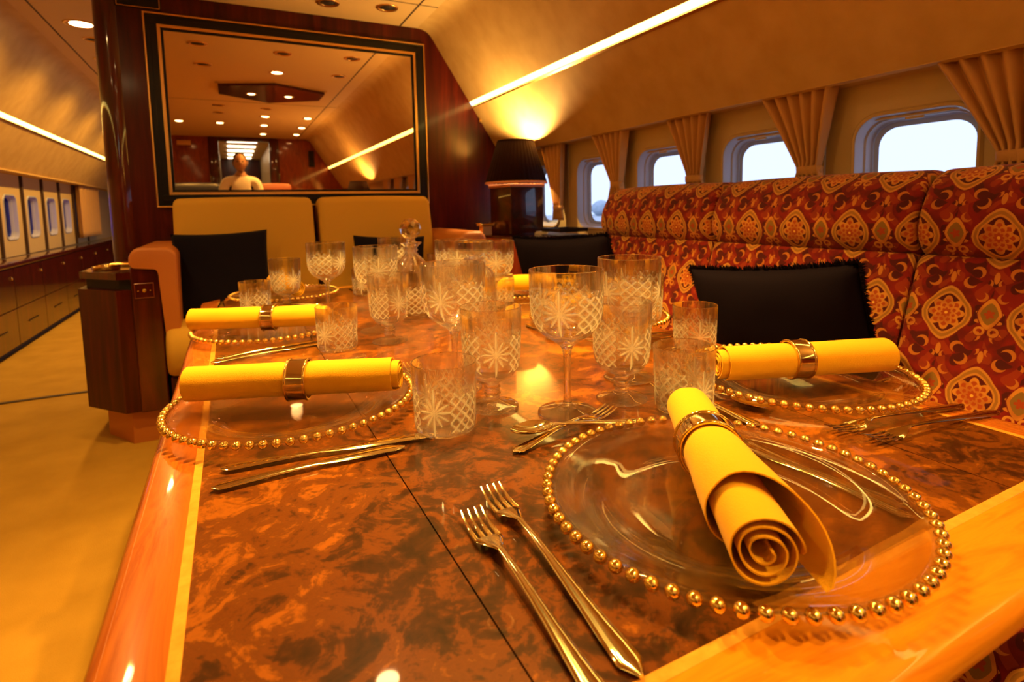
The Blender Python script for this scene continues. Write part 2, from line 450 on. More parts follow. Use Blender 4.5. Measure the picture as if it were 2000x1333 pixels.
# wall panels with rounded window openings
def rrect(cy, cz, hw, hh, r, n=6):
    pts = []
    for sx, sz, a0 in ((1, 1, 0), (-1, 1, 90), (-1, -1, 180), (1, -1, 270)):
        for k in range(n + 1):
            a = math.radians(a0 + 90 * k / n)
            pts.append((cy + sx * (hw - r) + r * math.cos(a), cz + sz * (hh - r) + r * math.sin(a)))
    return pts
def wall_panel(x, out, yc, pitch, z0, z1, cz, hw, hh, r, parent):
    inner = rrect(yc, cz, hw, hh, r); n = len(inner); y0, y1 = yc - pitch / 2 + .0022, yc + pitch / 2 - .0022
    mb = MB(); outer = []
    for (py, pz) in inner:
        dy, dz = py - yc, pz - cz
        s = min((abs((y1 - yc) / dy) if abs(dy) > 1e-6 else 1e9), ((z1 - cz) / dz if dz > 1e-6 else ((z0 - cz) / dz if dz < -1e-6 else 1e9)))
        outer.append((yc + dy * s, cz + dz * s))
    vs = [(x, p[0], p[1]) for p in inner] + [(x, p[0], p[1]) for p in outer] + [(x + out * .02, p[0], p[1]) for p in outer]
    fs = []
    for i in range(n):
        j = (i + 1) % n
        fs.append((i, j, n + j, n + i)); fs.append((n + i, n + j, 2 * n + j, 2 * n + i))
    corners = [(y1, z1), (y0, z1), (y0, z0), (y1, z0)]
    mb.add(vs, fs)
    for c in corners:   # fill the corner triangles that the radial ring leaves
        best = sorted(range(n), key=lambda i: (outer[i][0] - c[0]) ** 2 + (outer[i][1] - c[1]) ** 2)
        a = [i for i in best if abs(outer[i][0] - c[0]) < 1e-4][:1]; b = [i for i in best if abs(outer[i][1] - c[1]) < 1e-4][:1]
        if a and b and a != b:
            mb.add([(x, *c), (x, *outer[a[0]]), (x, *outer[b[0]])], [(0, 1, 2)])
    return mb.build('panel', MT['plastic'], parent, 30)

wr = MB().box((XW + .005, Y0, 0), (XW + .03, Y1, .80)).build('wall_right', MT['panel']); struct(wr, 'cream right cabin wall under the sloping panel')
MB().box((XW + .021, Y0, 1.36), (XW + .05, -2.7, 1.48)).build('upper_strip', MT['groove'], wr)
PITCH = .53; WIN_R = [-.66, -.13, .40, .93, 1.46, 1.99, 2.52, 3.05]
for yc in WIN_R: wall_panel(XW, 1, yc, PITCH, .78, 1.40, 1.08, .165, .192, .075, wr)
MB().box((XW, 3.32, .78), (XW + .02, 3.50, 1.40)).build('panel', MT['plastic'], wr)
MB().box((XW, Y0, .78), (XW + .02, -.93, 1.40)).build('panel', MT['plastic'], wr)
MB().box((1.70, Y0, 1.376), (XW + .04, Y1, 1.386)).build('ledge', MT['panel'], wr)
def window(n, x, out, yc, cz, hw, hh, r, label, pane, depth=.07, shade=.001):
    mb = MB()
    rings = [(0, -.006, .010), (-.006, 0, .010), (-.006, .004, 0.0), (.012, .010, 0), (depth * .45, .018, 0), (depth * .5, .028, 0), (depth, .034, 0), (depth, .06, 0)]
    pts = []
    rings = [(-.001, -.010), (-.007, -.006), (-.006, .002), (.010, .006), (depth * .45, .008), (depth * .5, .013), (depth, .018), (depth, .034)]
    K = None
    for d, ins in rings:
        rr = rrect(yc, cz, hw - ins, hh - ins, max(r - ins * .5, .02)); K = len(rr)
        pts += [(x + out * d, p[0], p[1]) for p in rr]
    fs = [(i * K + k, i * K + (k + 1) % K, (i + 1) * K + (k + 1) % K, (i + 1) * K + k) for i in range(len(rings) - 1) for k in range(K)]
    o = mb.add(pts, fs).build('window_%d' % n, MT['reveal'], None, 40); struct(o, label)
    rr = rrect(yc, cz, hw - .020, hh - .020, r * .9)
    m2 = MB().prism(rr, 'x', x + out * (depth - .008), x + out * (depth - .003)); m2.build('pane', pane, o)
    if shade:
        fr = rrect(yc, cz, hw + .012, hh + .012, r + .006); fi = rrect(yc, cz, hw - .001, hh - .001, r)
        K = len(fr); vs = [(x - out * .001, *p) for p in fr] + [(x - out * .009, *p) for p in rrect(yc, cz, hw + .006, hh + .006, r + .003)] + [(x - out * .007, *p) for p in fi]
        fs = [(i * K + k, i * K + (k + 1) % K, (i + 1) * K + (k + 1) % K, (i + 1) * K + k) for i in range(2) for k in range(K)]
        MB().add(vs, fs).build('surround', MT['plastic'], o, 40)
        top = [p for p in rrect(yc, cz, hw - .003, hh - .003, r) if p[1] > cz + hh - shade - .014]
        MB().prism(top, 'x', x + out * .012, x + out * .018).build('pull_shade', MT['plastic'], o)
        MB().box((min(x + out * .006, x + out * .013), yc - .025, cz + hh - shade - .022), (max(x + out * .006, x + out * .013), yc + .025, cz + hh - shade - .014), .002).build('shade_handle', MT['plastic'], o)
    return o
names = ['aft of the sofa, behind the camera', 'behind the camera, beside the curtain out of frame', 'just past the right edge of the frame',
         'nearest in view, large above the sofa', 'between the two largest curtains', 'third along, half behind a tied curtain', 'fourth along, beside the lamp', 'hidden behind the table lamp']
for i, yc in enumerate(WIN_R):
    window(i + 1, XW, 1, yc, 1.08, .165, .192, .075, 'right cabin window, ' + names[i], MT['pane'])
# left wall
wl = MB().box((XL - .03, Y0, 0), (XL - .005, Y1, .70)).build('wall_left', MT['panel']); struct(wl, 'cream left cabin wall along the corridor')
PL = .60; WIN_L = [4.30, 4.90, 5.50, 6.10, 6.70, 7.30, 7.90, 8.50]
for yc in WIN_L: wall_panel(XL, -1, yc, PL, .68, 1.42, 1.01, .15, .185, .06, wl)
MB().box((XL - .02, 8.80, .68), (XL, Y1, 1.42)).build('panel', MT['plastic'], wl)
MB().box((XL - .02, Y0, .68), (XL, 4.0, 1.42)).build('panel', MT['plastic'], wl)
for k in range(len(WIN_L)):
    y = WIN_L[k] + PL / 2
    MB().box((XL - .002, y - .012, .68), (XL + .022, y + .012, 1.42), .004).build('rib', MT['groove'], wl)
MB().box((XL - .04, Y0, 1.376), (-1.54, Y1, 1.386)).build('ledge', MT['panel'], wl)
for i, yc in enumerate(WIN_L):
    window(20 + i, XL, -1, yc, 1.01, .15, .185, .06, 'left corridor window with dusk sky blue in its pane, %s from the bulkhead' % ['first', 'second', 'third', 'fourth', 'fifth', 'sixth', 'seventh', 'eighth'][i], MT['pane_blue'], .05, 0)
we = MB().box((XL - .05, Y1, 0), (XW + .05, Y1 + .05, 2.3)).build('wall_end', MT['mahogany']); struct(we, 'dark wooden end wall far down the corridor')

# forward bulkhead with the mirror
BY = 3.5
prof = [(-.50, 0), (1.80, 0), (1.80, 1.38), (1.70, 1.378), (1.24, 2.09), (1.22, 2.12), (1.195, 2.143), (1.165, 2.156), (1.13, CZ), (-.50, CZ)]
bk = MB().prism(prof, 'y', BY, BY + .10).build('wall_front', MT['mahogany']); struct(bk, 'dark mahogany bulkhead that carries the mirror')
col_pts = [(-.50 + .065 * math.cos(a), BY + .05 + .065 * math.sin(a)) for a in [2 * PI * k / 28 for k in range(28)]]
MB().prism(col_pts, 'z', 0, CZ).build('rounded_end', MT['mahogany_gloss'], bk, 40)
MB().box((-.46, BY - .006, 2.075), (-.26, BY, 2.155), .002).build('notice_plate', MT['black'], bk)
def rect_frame(mb, x0, x1, z0, z1, w, y0, y1):
    mb.box((x0, y0, z0), (x1, y1, z0 + w), .0015); mb.box((x0, y0, z1 - w), (x1, y1, z1), .0015)
    mb.box((x0, y0, z0 + w), (x0 + w, y1, z1 - w), .0015); mb.box((x1 - w, y0, z0 + w), (x1, y1, z1 - w), .0015); return mb
rect_frame(MB(), -.455, -.265, 2.08, 2.15, .003, BY - .008, BY - .006).build('plate_border', MT['gold_dull'], bk)
mir = thing('wall_mirror', (.40, BY, 1.55), 'large bronze mirror in a black frame with gold lines above the mustard bench', 'mirror')
mx0, mx1, mz0, mz1 = -.345 - .40, 1.168 - .40, 1.047 - 1.55, 2.060 - 1.55
MB().box((mx0 + .008, -.018, mz0 + .008), (mx1 - .008, 0, mz1 - .008), .004).build('backboard', MT['black'], mir)
rect_frame(MB(), mx0, mx1, mz0, mz1, .008, -.022, 0).build('outer_gold_line', MT['gold_dull'], mir)
ix0, ix1, iz0, iz1 = -.283 - .40, 1.100 - .40, 1.113 - 1.55, 1.997 - 1.55
rect_frame(MB(), ix0, ix1, iz0, iz1, .015, -.042, -.016).build('inner_gold_frame', MT['gold_dull'], mir)
rect_frame(MB(), ix0 - .03, ix1 + .03, iz0 - .03, iz1 + .03, .030, -.034, -.016).build('black_moulding', MT['black'], mir)
rect_frame(MB(), ix0 + .015, ix1 - .015, iz0 + .015, iz1 - .015, .012, -.030, -.016).build('inner_black_line', MT['black'], mir)
MB().box((ix0 + .026, -.0265, iz0 + .026), (ix1 - .026, -.017, iz1 - .026)).build('mirror_glass', MT['mirror'], mir)
# small brass hook on the bulkhead edge
hk = MB().lathe([(.0, 0), (.007, .004), (.009, .014), (.006, .024), (.003, .04), (0, .042)], 12).build('brass_hook', MT['gold'], None, True)
hk.location = (1.548, BY - .012, 1.585); tag(hk, 'tiny brass hook at the right edge of the bulkhead', 'hook')

# aft bulkhead that the mirror shows
RY = -2.6
wb = MB().prism([(.66, 0), (1.80, 0), (1.80, 1.38), (1.70, 1.378), (1.24, 2.09), (1.22, 2.12), (1.13, CZ), (.66, CZ)], 'y', RY - .08, RY).build('wall_back', MT['red_panel'])
struct(wb, 'red veneered aft bulkhead behind the camera')
MB().box((XL, RY - .08, 0), (-.16, RY, CZ)).build('veneer_panel', MT['red_panel'], wb)
for a, b in ((-.24, -.10), (.60, .74)):
    MB().box((a, RY - .12, 0), (b, RY + .03, CZ), .02).build('door_post', MT['mahogany_gloss'], wb, 30)
MB().box((-.10, RY - .10, 2.10), (.60, RY + .01, CZ), .004).build('door_head', MT['mahogany_gloss'], wb)
MB().box((1.18, RY, 1.72), (1.27, RY + .02, 1.98), .005).build('vent', MT['black'], wb)
MB().box((-.64, RY, 2.02), (-.46, RY + .015, 2.09), .004).build('sign_plate', MT['gold_dull'], wb)
wcl = MB().box((-.16, Y0, 0), (-.12, RY - .08, CZ)).build('wall_aft_left', MT['plastic']); struct(wcl, 'cream aft corridor wall on the left')
wcr = MB().box((.66, Y0, 0), (.70, RY - .08, CZ)).build('wall_aft_right', MT['plastic']); struct(wcr, 'cream aft corridor wall on the right')
we2 = MB().box((XL, Y0 - .05, 0), (XW, Y0, 2.3)).build('wall_aft_end', MT['mahogany']); struct(we2, 'dark wall closing the aft corridor')
for k in range(5):
    y = -3.1 - .75 * k
    o = MB().box((.02, y - .06, CZ - .02), (.46, y + .06, CZ), .004).build('corridor_light', MT['lens_cool'])
    tag(o, ['nearest', 'second', 'third', 'fourth', 'farthest'][k] + ' white light panel in the aft corridor ceiling, seen in mirror', 'ceiling light', 'aft corridor lights')

# ------------------------------------------------------------------ ceiling lamps
ring_me = MB().lathe([(.032, -.003), (.040, -.007), (.047, -.005), (.049, 0), (.032, 0)], 28, close=True).mesh('ring', MT['gold_dull'], True)
lens_me = MB().lathe([(.0, -.006), (.02, -.005), (.033, -.001), (.0335, 0)], 28).mesh('lens', MT['lens'], True)
dark_me = MB().lathe([(.0, -.0015), (.0335, -.001), (.0335, 0)], 28).mesh('lens', MT['dark'], True)
def downlight(x, y, lit, label, power=1.0, z=CZ, cone=105, size=1.3):
    t = thing('downlight', (x, y, z), label, 'downlight', 'recessed ceiling downlights')
    for nm, me in (('ring', ring_me), ('lens', lens_me if lit else dark_me)): link(nm, me, t).scale = (size, size, 1)
    if lit:
        l = bpy.data.lights.new('downlight_beam', 'SPOT'); l.energy = SPOT_W * power; l.color = WARM
        l.spot_size = math.radians(cone); l.spot_blend = .6; l.shadow_soft_size = .03
        o = bpy.data.objects.new('downlight_beam', l); COL.objects.link(o); o.parent = t; o.location = (0, 0, -.012)
    return t
LIT = [(.414, 1.90, 'lit downlight in front of the octagonal ceiling panel, seen in mirror', 3.2),
       (-.50, -1.11, 'lit downlight at the far left of the mirror', 1.0), (-.05, -1.13, 'lit downlight second from left in the mirror', 1.0),
       (.445, -.44, 'lit downlight topmost of the middle row of three in mirror', 2.2), (.47, -1.19, 'lit downlight middle one of the middle row in mirror', 1.0),
       (.50, -2.10, 'lit downlight lowest of the middle row in mirror', 1.0), (.93, -.43, 'lit downlight topmost of the right row in mirror', 2.4),
       (.95, -1.28, 'lit downlight middle one of the right row in mirror', 1.0), (.955, -2.02, 'lit downlight lowest of the right row in mirror', 1.0),
       (-.731, 4.217, 'large lit downlight above the corridor carpet at upper left', 1.5), (-.74, 5.1, 'lit downlight farther along the corridor, half behind the bulkhead', 1.6),
       (-.74, 6.0, 'lit corridor downlight third beyond the bulkhead, hidden', 1.6), (-.74, 6.9, 'lit corridor downlight fourth beyond the bulkhead, hidden', 1.6),
       (-.74, 7.9, 'lit corridor downlight fifth beyond the bulkhead, hidden', 1.6),
       (-.74, 2.5, 'lit corridor downlight beside the dining table, out of frame', .5), (-.74, 1.1, 'lit corridor downlight left of the table end, out of frame', .8)]
for x, y, lb, p in LIT: downlight(x, y, True, lb, p, CZ, 158 if x < -.7 else 90, 1.8 if x < -.7 else 1.3)
UNLIT = [(-.13, 2.56, 'unlit lamp upper left in mirror'), (-.12, 1.98, 'unlit lamp second from upper left in mirror'), (.41, 2.52, 'unlit lamp upper middle in mirror'),
         (.895, 2.567, 'unlit lamp upper right in mirror'), (.902, 1.954, 'unlit lamp right of the octagonal panel in mirror'), (-.045, .176, 'unlit lamp left behind the octagonal panel in mirror'),
         (-.05, -.31, 'unlit lamp left and farther behind the octagonal panel in mirror'), (.43, .118, 'unlit lamp just behind the octagonal panel in mirror'),
         (.55, 3.272, 'unlit ceiling lamp at the top edge above the mirror'), (.867, 3.218, 'unlit ceiling lamp right of the other one above the mirror'), (-.725, 4.55, 'unlit ceiling lamp just below the lit corridor one')]
for x, y, lb in UNLIT: downlight(x, y, False, lb)
oc = thing('ceiling_feature', (.42, 1.12, CZ), 'dark wooden six-sided ceiling panel with two lamps, above table', 'ceiling panel')
octo = [(-.45, .24), (-.45, -.13), (0, -.45), (.45, -.15), (.457, .18), (0, .43)]
MB().prism(octo, 'z', -.035, 0).build('panel_board', MT['mahogany_gloss'], oc)
MB().prism([(p[0] * 1.05, p[1] * 1.05) for p in octo], 'z', -.012, 0).build('panel_rim', MT['panel'], oc)
downlight(.243, 1.105, True, 'lit lamp set in the left half of the six-sided ceiling panel', 5.0, CZ - .035, 78, 1.0)
downlight(.572, 1.08, True, 'lit lamp set in the right half of the six-sided ceiling panel', 5.0, CZ - .035, 78, 1.0)

# ------------------------------------------------------------------ curtains
def curtain(yt, yb, label, ztie=1.115, x=1.735, hw=.135, ztop=1.385):
    t = thing('tied_curtain', (x, yb, .90), label, 'curtain', 'tied window curtains')
    mb = MB(); ph = random.random() * 6
    def fn(u, v):
        z = ztop - v * (ztop - .93)
        k = (ztop - z) / (ztop - ztie)
        if k < 1: w = hw * (1 - .74 * k ** .95); yc = yt + (yb - yt) * k
        else: w = hw * (.30 + .28 * min(1, (k - 1) * 2)); yc = yb
        a = (u - .5) * 2
        fold = math.cos(u * 2 * PI * 5.5 + ph) * (.021 - .010 * min(1, k)) + .004 * math.sin(u * 31 + v * 4 + ph)
        return (fold - (.012 if .9 < k < 1.1 else 0) * (1 - abs(a)), yc + a * w - yb, z - .90)
    o = mb.grid(90, 26, fn).build('drape', MT['curtain'], t, True)
    sm = o.modifiers.new('thick', 'SOLIDIFY'); sm.thickness = .002
    tb = MB(); tb.lathe([(.026, -.016), (.033, -.012), (.034, .012), (.027, .016)], 20, (0, 0, ztie - .90), close=True)
    o2 = tb.build('tieback', MT['curtain'], t, True); o2.scale = (.75, 1.35, 1)
    return t
curtain(.715, .655, 'tied gold curtain at the right edge of the photo, largest one')
curtain(1.256, 1.206, 'tied gold curtain between the two nearest windows')
curtain(1.77, 1.722, 'tied gold curtain third from the right edge')
curtain(2.297, 2.24, 'tied gold curtain farthest along, before the lamp side window')
curtain(2.86, 2.80, 'gold curtain half hidden behind the table lamp', 1.0)
curtain(.18, .13, 'tied gold curtain beyond the right edge of the frame')
lc = MB().grid(70, 10, lambda u, v: (-1.60 + .03 * math.cos(u * 40), 8.15 + u * 1.1, 1.37 - v * .62)).build('gathered_curtain', MT['curtain'], None, True)
lc.modifiers.new('thick', 'SOLIDIFY').thickness = .004
tag(lc, 'pale gathered curtain at the far end of the left window row', 'curtain')

# ------------------------------------------------------------------ left credenza
cr = thing('credenza', (-1.56, 6.4, 0), 'long low glossy mahogany credenza under the left windows', 'credenza')
cy0, cy1 = 3.9 - 6.4, 9.6 - 6.4
MB().box((-.09, cy0, .05), (.075, cy1, .64)).build('body', MT['mahogany_gloss'], cr)
MB().box((-.10, cy0 - .01, .64), (.10, cy1 + .01, .675), .008).build('top', MT['mahogany_gloss'], cr, 30)
MB().box((-.09, cy0, 0), (.05, cy1, .05)).build('toe_kick', MT['dark'], cr)
n = 8; st = (cy1 - cy0) / n
for k in range(n):
    a, b = cy0 + k * st + .003, cy0 + (k + 1) * st - .003
    d = MB().box((.074, a, .335), (.092, b, .63), .003).build('door', MT['mahogany_gloss'], cr)
    MB().lathe([(.0, 0), (.012, .002), (.012, .008), (0, .01)], 14).build('knob', MT['gold'], d, True)
    kn = d.children[0]; kn.rotation_euler = (0, PI / 2, 0); kn.location = (.092, b - .06, .56)
    e = MB().box((.074, a, .055), (.090, b, .328), .003).build('drawer', MT['mahogany_gloss'], cr)
    MB().box((.090, (a + b) / 2 - .12, .19), (.097, (a + b) / 2 + .12, .20), .002).build('pull', MT['black'], e)

# ------------------------------------------------------------------ upholstery helpers
def rounded(pts, r, n=4):
    out = []; N = len(pts)
    for i in range(N):
        p = Vector(pts[i]); a = Vector(pts[i - 1]); b = Vector(pts[(i + 1) % N])
        rr = min(r[i] if isinstance(r, (list, tuple)) else r, (a - p).length * .48, (b - p).length * .48)
        p0 = p + (a - p).normalized() * rr; p1 = p + (b - p).normalized() * rr
        for k in range(n + 1):
            t = k / n; out.append(tuple(p0 * (1 - t) ** 2 + p * 2 * t * (1 - t) + p1 * t * t))
    return out
def cushion_extrude(name, pts, y0, y1, m, parent, rnd=.02, puff=.0, u0=0.0, vshift=0.0, axis='y', step=.05):
    """closed XZ profile swept along y with rounded ends, UV in metres"""
    N = len(pts); c = Vector((sum(p[0] for p in pts) / N, sum(p[1] for p in pts) / N))
    prof2 = [Vector(p) for p in pts]
    sects = []
    for k in range(5):
        a = PI / 2 * k / 4; sects.append((y0 + rnd * (1 - math.sin(a)), rnd * (1 - math.cos(a))) if False else (y0 + rnd * (1 - math.cos(a)), rnd * (1 - math.sin(a))))
    nmid = max(2, int((y1 - y0) / step))
    for k in range(1, nmid): sects.append((y0 + rnd + (y1 - y0 - 2 * rnd) * k / nmid, 0))
    for k in range(5):
        a = PI / 2 * k / 4; sects.append((y1 - rnd * (1 - math.sin(a)) - 0, rnd * (1 - math.cos(a))))
    arc = [0.0]
    for i in range(N): arc.append(arc[-1] + (prof2[(i + 1) % N] - prof2[i]).length)
    vs = []; fs = []; uvs = []
    for (y, ins) in sects:
        t = (y - y0) / (y1 - y0); pf = puff * 4 * t * (1 - t)
        for i in range(N):
            d = prof2[i] - c; L = d.length
            q = c + d * ((L - ins + pf) / L if L > 1e-6 else 1)
            vs.append((q.x, y, q.y) if axis == 'y' else (y, q.x, q.y))
    ns = len(sects); fuv = []
    for s in range(ns - 1):
        for i in range(N):
            j = (i + 1) % N
            fs.append((s * N + i, s * N + j, (s + 1) * N + j, (s + 1) * N + i))
            ya, yb = sects[s][0] + u0, sects[s + 1][0] + u0
            fuv.append([(ya, arc[i] + vshift), (ya, arc[i + 1] + vshift), (yb, arc[i + 1] + vshift), (yb, arc[i] + vshift)])
    fs.append(tuple(range(N))[::-1]); fuv.append([(p.x, p.y) for p in prof2][::-1])
    fs.append(tuple(range((ns - 1) * N, ns * N))); fuv.append([(p.x, p.y) for p in prof2])
    me = bpy.data.meshes.new(name); me.from_pydata(vs, [], fs)
    uvl = me.uv_layers.new(name='UVMap'); k = 0
    for f in fuv:
        for uv in f: uvl.data[k].uv = uv; k += 1
    bm = bmesh.new(); bm.from_mesh(me); bmesh.ops.recalc_face_normals(bm, faces=bm.faces); bm.to_mesh(me); bm.free()
    me.materials.append(m); me.polygons.foreach_set('use_smooth', [True] * len(me.polygons)); me.set_sharp_from_angle(angle=math.radians(50))
    return link(name, me, parent)

# ------------------------------------------------------------------ red damask sofa
sofa = thing('damask_sofa', (1.2, 1.0, 0), 'long red and gold damask sofa under the right windows', 'sofa')
SX, SY = -1.2, -1.0
secs_y = [(1.865, 1.280), (1.275, .690), (.685, .10)]
for (b, a) in secs_y:
    back = rounded([(1.23, .46), (1.372, .892), (1.53, .892), (1.42, .40)], [.03, .02, .03, .03])
    back = [(p[0] + SX, p[1]) for p in back][::-1]
    cushion_extrude('back_cushion', back, a + SY, b + SY, MT['damask'], sofa, .016, .004, 1.0 - .533 + .0, .0)
    head = rounded([(1.388, .878), (1.352, .925), (1.358, .985), (1.395, 1.052), (1.45, 1.082), (1.53, 1.075), (1.56, .98), (1.54, .88)], [.03, .04, .05, .05, .04, .04, .03, .02])
    head = [(p[0] + SX, p[1]) for p in head][::-1]
    cushion_extrude('headrest', head, a + SY, b + SY, MT['damask'], sofa, .018, .005, 1.0 - .607, .0)
    seat = rounded([(.86, .27), (.845, .36), (.87, .425), (.93, .445), (1.22, .44), (1.25, .30), (1.2, .26)], .03)
    seat = [(p[0] + SX, p[1]) for p in seat][::-1]
    cushion_extrude('seat_cushion', seat, a + SY, b + SY, MT['damask'], sofa, .018, .006, .3, .02)
MB().box((.95 + SX, .10 + SY, .0), (1.60 + SX, 1.865 + SY, .262), .01).build('base', MT['mahogany'], sofa)
MB().box((1.52 + SX, .11 + SY, .20), (1.60 + SX, 1.855 + SY, .99), .02).build('back_frame', MT['damask'], sofa, 30)
belt = MB(); belt.grid(14, 2, lambda u, v: (.85 + .40 * u - (.012 if u == 0 else 0), .335 + v * .05 + .12 * u, .452 + .006 * math.sin(u * 9)))
bo = belt.build('seat_belt', MT['black_satin'], None, True); bo.modifiers.new('thick', 'SOLIDIFY').thickness = .003
tag(bo, 'black seat belt webbing lying across the damask sofa seat', 'seat belt')

# throw pillows
def pillow(name, w, h, t, m, label, loc, rot, fringe=True, seed=1, cat='cushion', group='dark throw pillows'):
    p = thing(name, loc, label, cat, group); p.rotation_euler = rot
    rnd = random.Random(seed)
    def surf(sgn):
        def fn(u, v):
            a, b = u * 2 - 1, v * 2 - 1
            k = max(0, (1 - abs(a) ** 2.6)) * max(0, (1 - abs(b) ** 2.6))
            pin = 1 - .055 * (1 - abs(b) ** 2) * abs(a) ** 6; pin2 = 1 - .055 * (1 - abs(a) ** 2) * abs(b) ** 6
            wr = .006 * noise.noise(Vector((a * 2.2 + seed, b * 2.2, sgn))) * k
            return (a * w / 2 * pin, sgn * (t / 2 * k ** .42) + wr, b * h / 2 * pin2)
        return fn
    mb = MB(); mb.grid(29, 29, surf(-1)); mb.grid(29, 29, surf(1))
    me = mb.mesh('cover', m, True)
    bm = bmesh.new(); bm.from_mesh(me); bmesh.ops.remove_doubles(bm, verts=bm.verts, dist=.0008); bmesh.ops.recalc_face_normals(bm, faces=bm.faces); bm.to_mesh(me); bm.free()
    link('cover', me, p)
    if fringe:
        fr = MB()
        for k in range(2600):
            s = rnd.random() * 4; side = int(s); q = (s - side) * 2 - 1
            pin = 1 - .055 * (1 - q * q)
            x, z, dx, dz = ((q * w / 2, h / 2 * pin, 0, 1), (q * w / 2, -h / 2 * pin, 0, -1), (w / 2 * pin, q * h / 2, 1, 0), (-w / 2 * pin, q * h / 2, -1, 0))[side]
            L = .005 + .010 * rnd.random(); j = (rnd.random() - .5) * .012; jy = (rnd.random() - .5) * .016
            tx, tz = (-dz, dx)
            b0 = Vector((x - tx * .0015, 0, z - tz * .0015)); b1 = Vector((x + tx * .0015, 0, z + tz * .0015))
            tip = Vector((x + dx * L + tx * j, jy, z + dz * L + tz * j)); thick = Vector((0, .002, 0))
            fr.add([b0 - thick, b1 - thick, b1 + thick, b0 + thick, tip], [(0, 1, 4), (1, 2, 4), (2, 3, 4), (3, 0, 4)])
        tag(fr.build('fringe', m, p), kind='stuff')
    return p
pillow('throw_pillow', .46, .39, .13, MT['black_satin'], 'black fringed oblong pillow against the middle of the damask sofa', (1.218, .905, .672), (-.30, .11, PI / 2 + .04), True, 3)
pillow('throw_pillow', .52, .42, .13, MT['black_satin'], 'black fringed pillow at the far end of the damask sofa', (1.185, 1.83, .697), (-.30, .05, PI / 2 + .22), True, 5)
pillow('throw_pillow', .42, .42, .14, MT['navy_velvet'], 'dark velvet square pillow against the left half of the mustard bench', (-.045, 3.02, .715), (-.18, -.02, .02), False, 8)
pillow('throw_pillow', .40, .38, .14, MT['navy_velvet'], 'dark velvet pillow on the right half of the bench, behind decanter', (.78, 3.04, .68), (-.20, .05, -.05), False, 9)

# ------------------------------------------------------------------ mustard bench with arms
bench = thing('upholstered_bench', (.40, 3.05, 0), 'mustard upholstered bench with tan leather arms below the mirror', 'bench')
BX, BYY = -.40, -3.05
seat = rounded([(2.76, .30), (2.74, .42), (2.78, .50), (2.90, .525), (3.34, .50), (3.34, .28)], [.05, .07, .07, .05, .02, .02])
for a, b in ((-.285, .415), (.42, 1.10)):
    cushion_extrude('seat_cushion', [(p[0] + BYY, p[1]) for p in seat], a + BX, b + BX, MT['cream_fabric'], bench, .03, .004, axis='x')
    bk_ = rounded([(3.14, .48), (3.27, 1.068), (3.30, 1.09), (3.40, 1.085), (3.44, 1.0), (3.44, .48)], [.03, .04, .04, .03, .03, .03])
    cushion_extrude('back_cushion', [(p[0] + BYY, p[1]) for p in bk_], a + .025 + BX, b - .002 + BX, MT['cream_fabric'], bench, .03, .006, axis='x')
MB().box((-.28 + BX, 2.82 + BYY, 0), (1.10 + BX, 3.48 + BYY, .29), .01).build('base', MT['mahogany'], bench)
armL = rounded([(-.400, .795), (-.402, .835), (-.375, .872), (-.25, .868), (-.222, .84), (-.228, .30), (-.275, .30), (-.290, .76), (-.30, .79)], [.01, .03, .03, .03, .03, .01, .01, .02, .02])
cushion_extrude('arm', [(p[0] + BX, p[1]) for p in armL], 2.815 + BYY, 3.47 + BYY, MT['tan_leather'], bench, .014)
armR = rounded([(1.105, .30), (1.095, .84), (1.13, .885), (1.245, .885), (1.27, .85), (1.27, .30)], [.01, .04, .05, .05, .04, .01])
cushion_extrude('arm', [(p[0] + BX, p[1]) for p in armR], 2.80 + BYY, 3.47 + BYY, MT['tan_leather'], bench, .03)

con = thing('arm_console', (-.46, 3.15, 0), 'dark mahogany arm console with control plate and ashtray, left of bench', 'console')
foot = [(-.455, 2.83), (-.292, 2.83), (-.292, 3.49), (-.60, 3.49), (-.625, 3.04)]
L2 = lambda pts: [(p[0] + .46, p[1] - 3.15) for p in pts]
def inset(pts, k, c=(-.44, 3.18)): return [(c[0] + (p[0] - c[0]) * k, c[1] + (p[1] - c[1]) * k) for p in pts]
left_part = [(-.455, 2.835), (-.40, 2.835), (-.40, 3.49), (-.60, 3.49), (-.625, 3.04)]
MB().prism(L2(left_part), 'z', .150, .690).build('body', MT['mahogany'], con)
MB().box((-.40 + .46, 2.83 - 3.15, .145), (-.292 + .46, 3.49 - 3.15, .79), .006).build('front_panel', MT['mahogany_gloss'], con)
MB().prism(L2(inset(left_part, .86, (-.42, 3.2))), 'z', .690, .735).build('recess', MT['dark'], con)
MB().prism(L2(inset(left_part, .96, (-.42, 3.2))), 'z', .735, .765).build('top', MT['mahogany_gloss'], con)
MB().prism(L2([(-.44, 2.87), (-.305, 2.87), (-.305, 3.46), (-.56, 3.46), (-.56, 3.06)]), 'z', 0, .15).build('plinth', MT['tan_leather'], con)
a = MB().lathe([(.0, 0), (.05, 0), (.055, .006), (.055, .018), (.046, .020), (.042, .008), (0, .006)], 24).build('ashtray', MT['gold'], con, 40); a.location = (-.06, -.08, .765)
a = MB().box((-.045, -.06, 0), (.045, .06, .016), .005).build('lid', MT['gold_dull'], con); a.location = (-.03, .12, .765)
pl = MB().box((-.388 + .46, 2.826 - 3.15, .652), (-.316 + .46, 2.831 - 3.15, .718), .001).build('control_plate', MT['mahogany'], con)
rect_frame(MB(), -.388 + .46, -.316 + .46, .652, .718, .003, 2.8235 - 3.15, 2.8262 - 3.15).build('border', MT['red_panel'], pl)
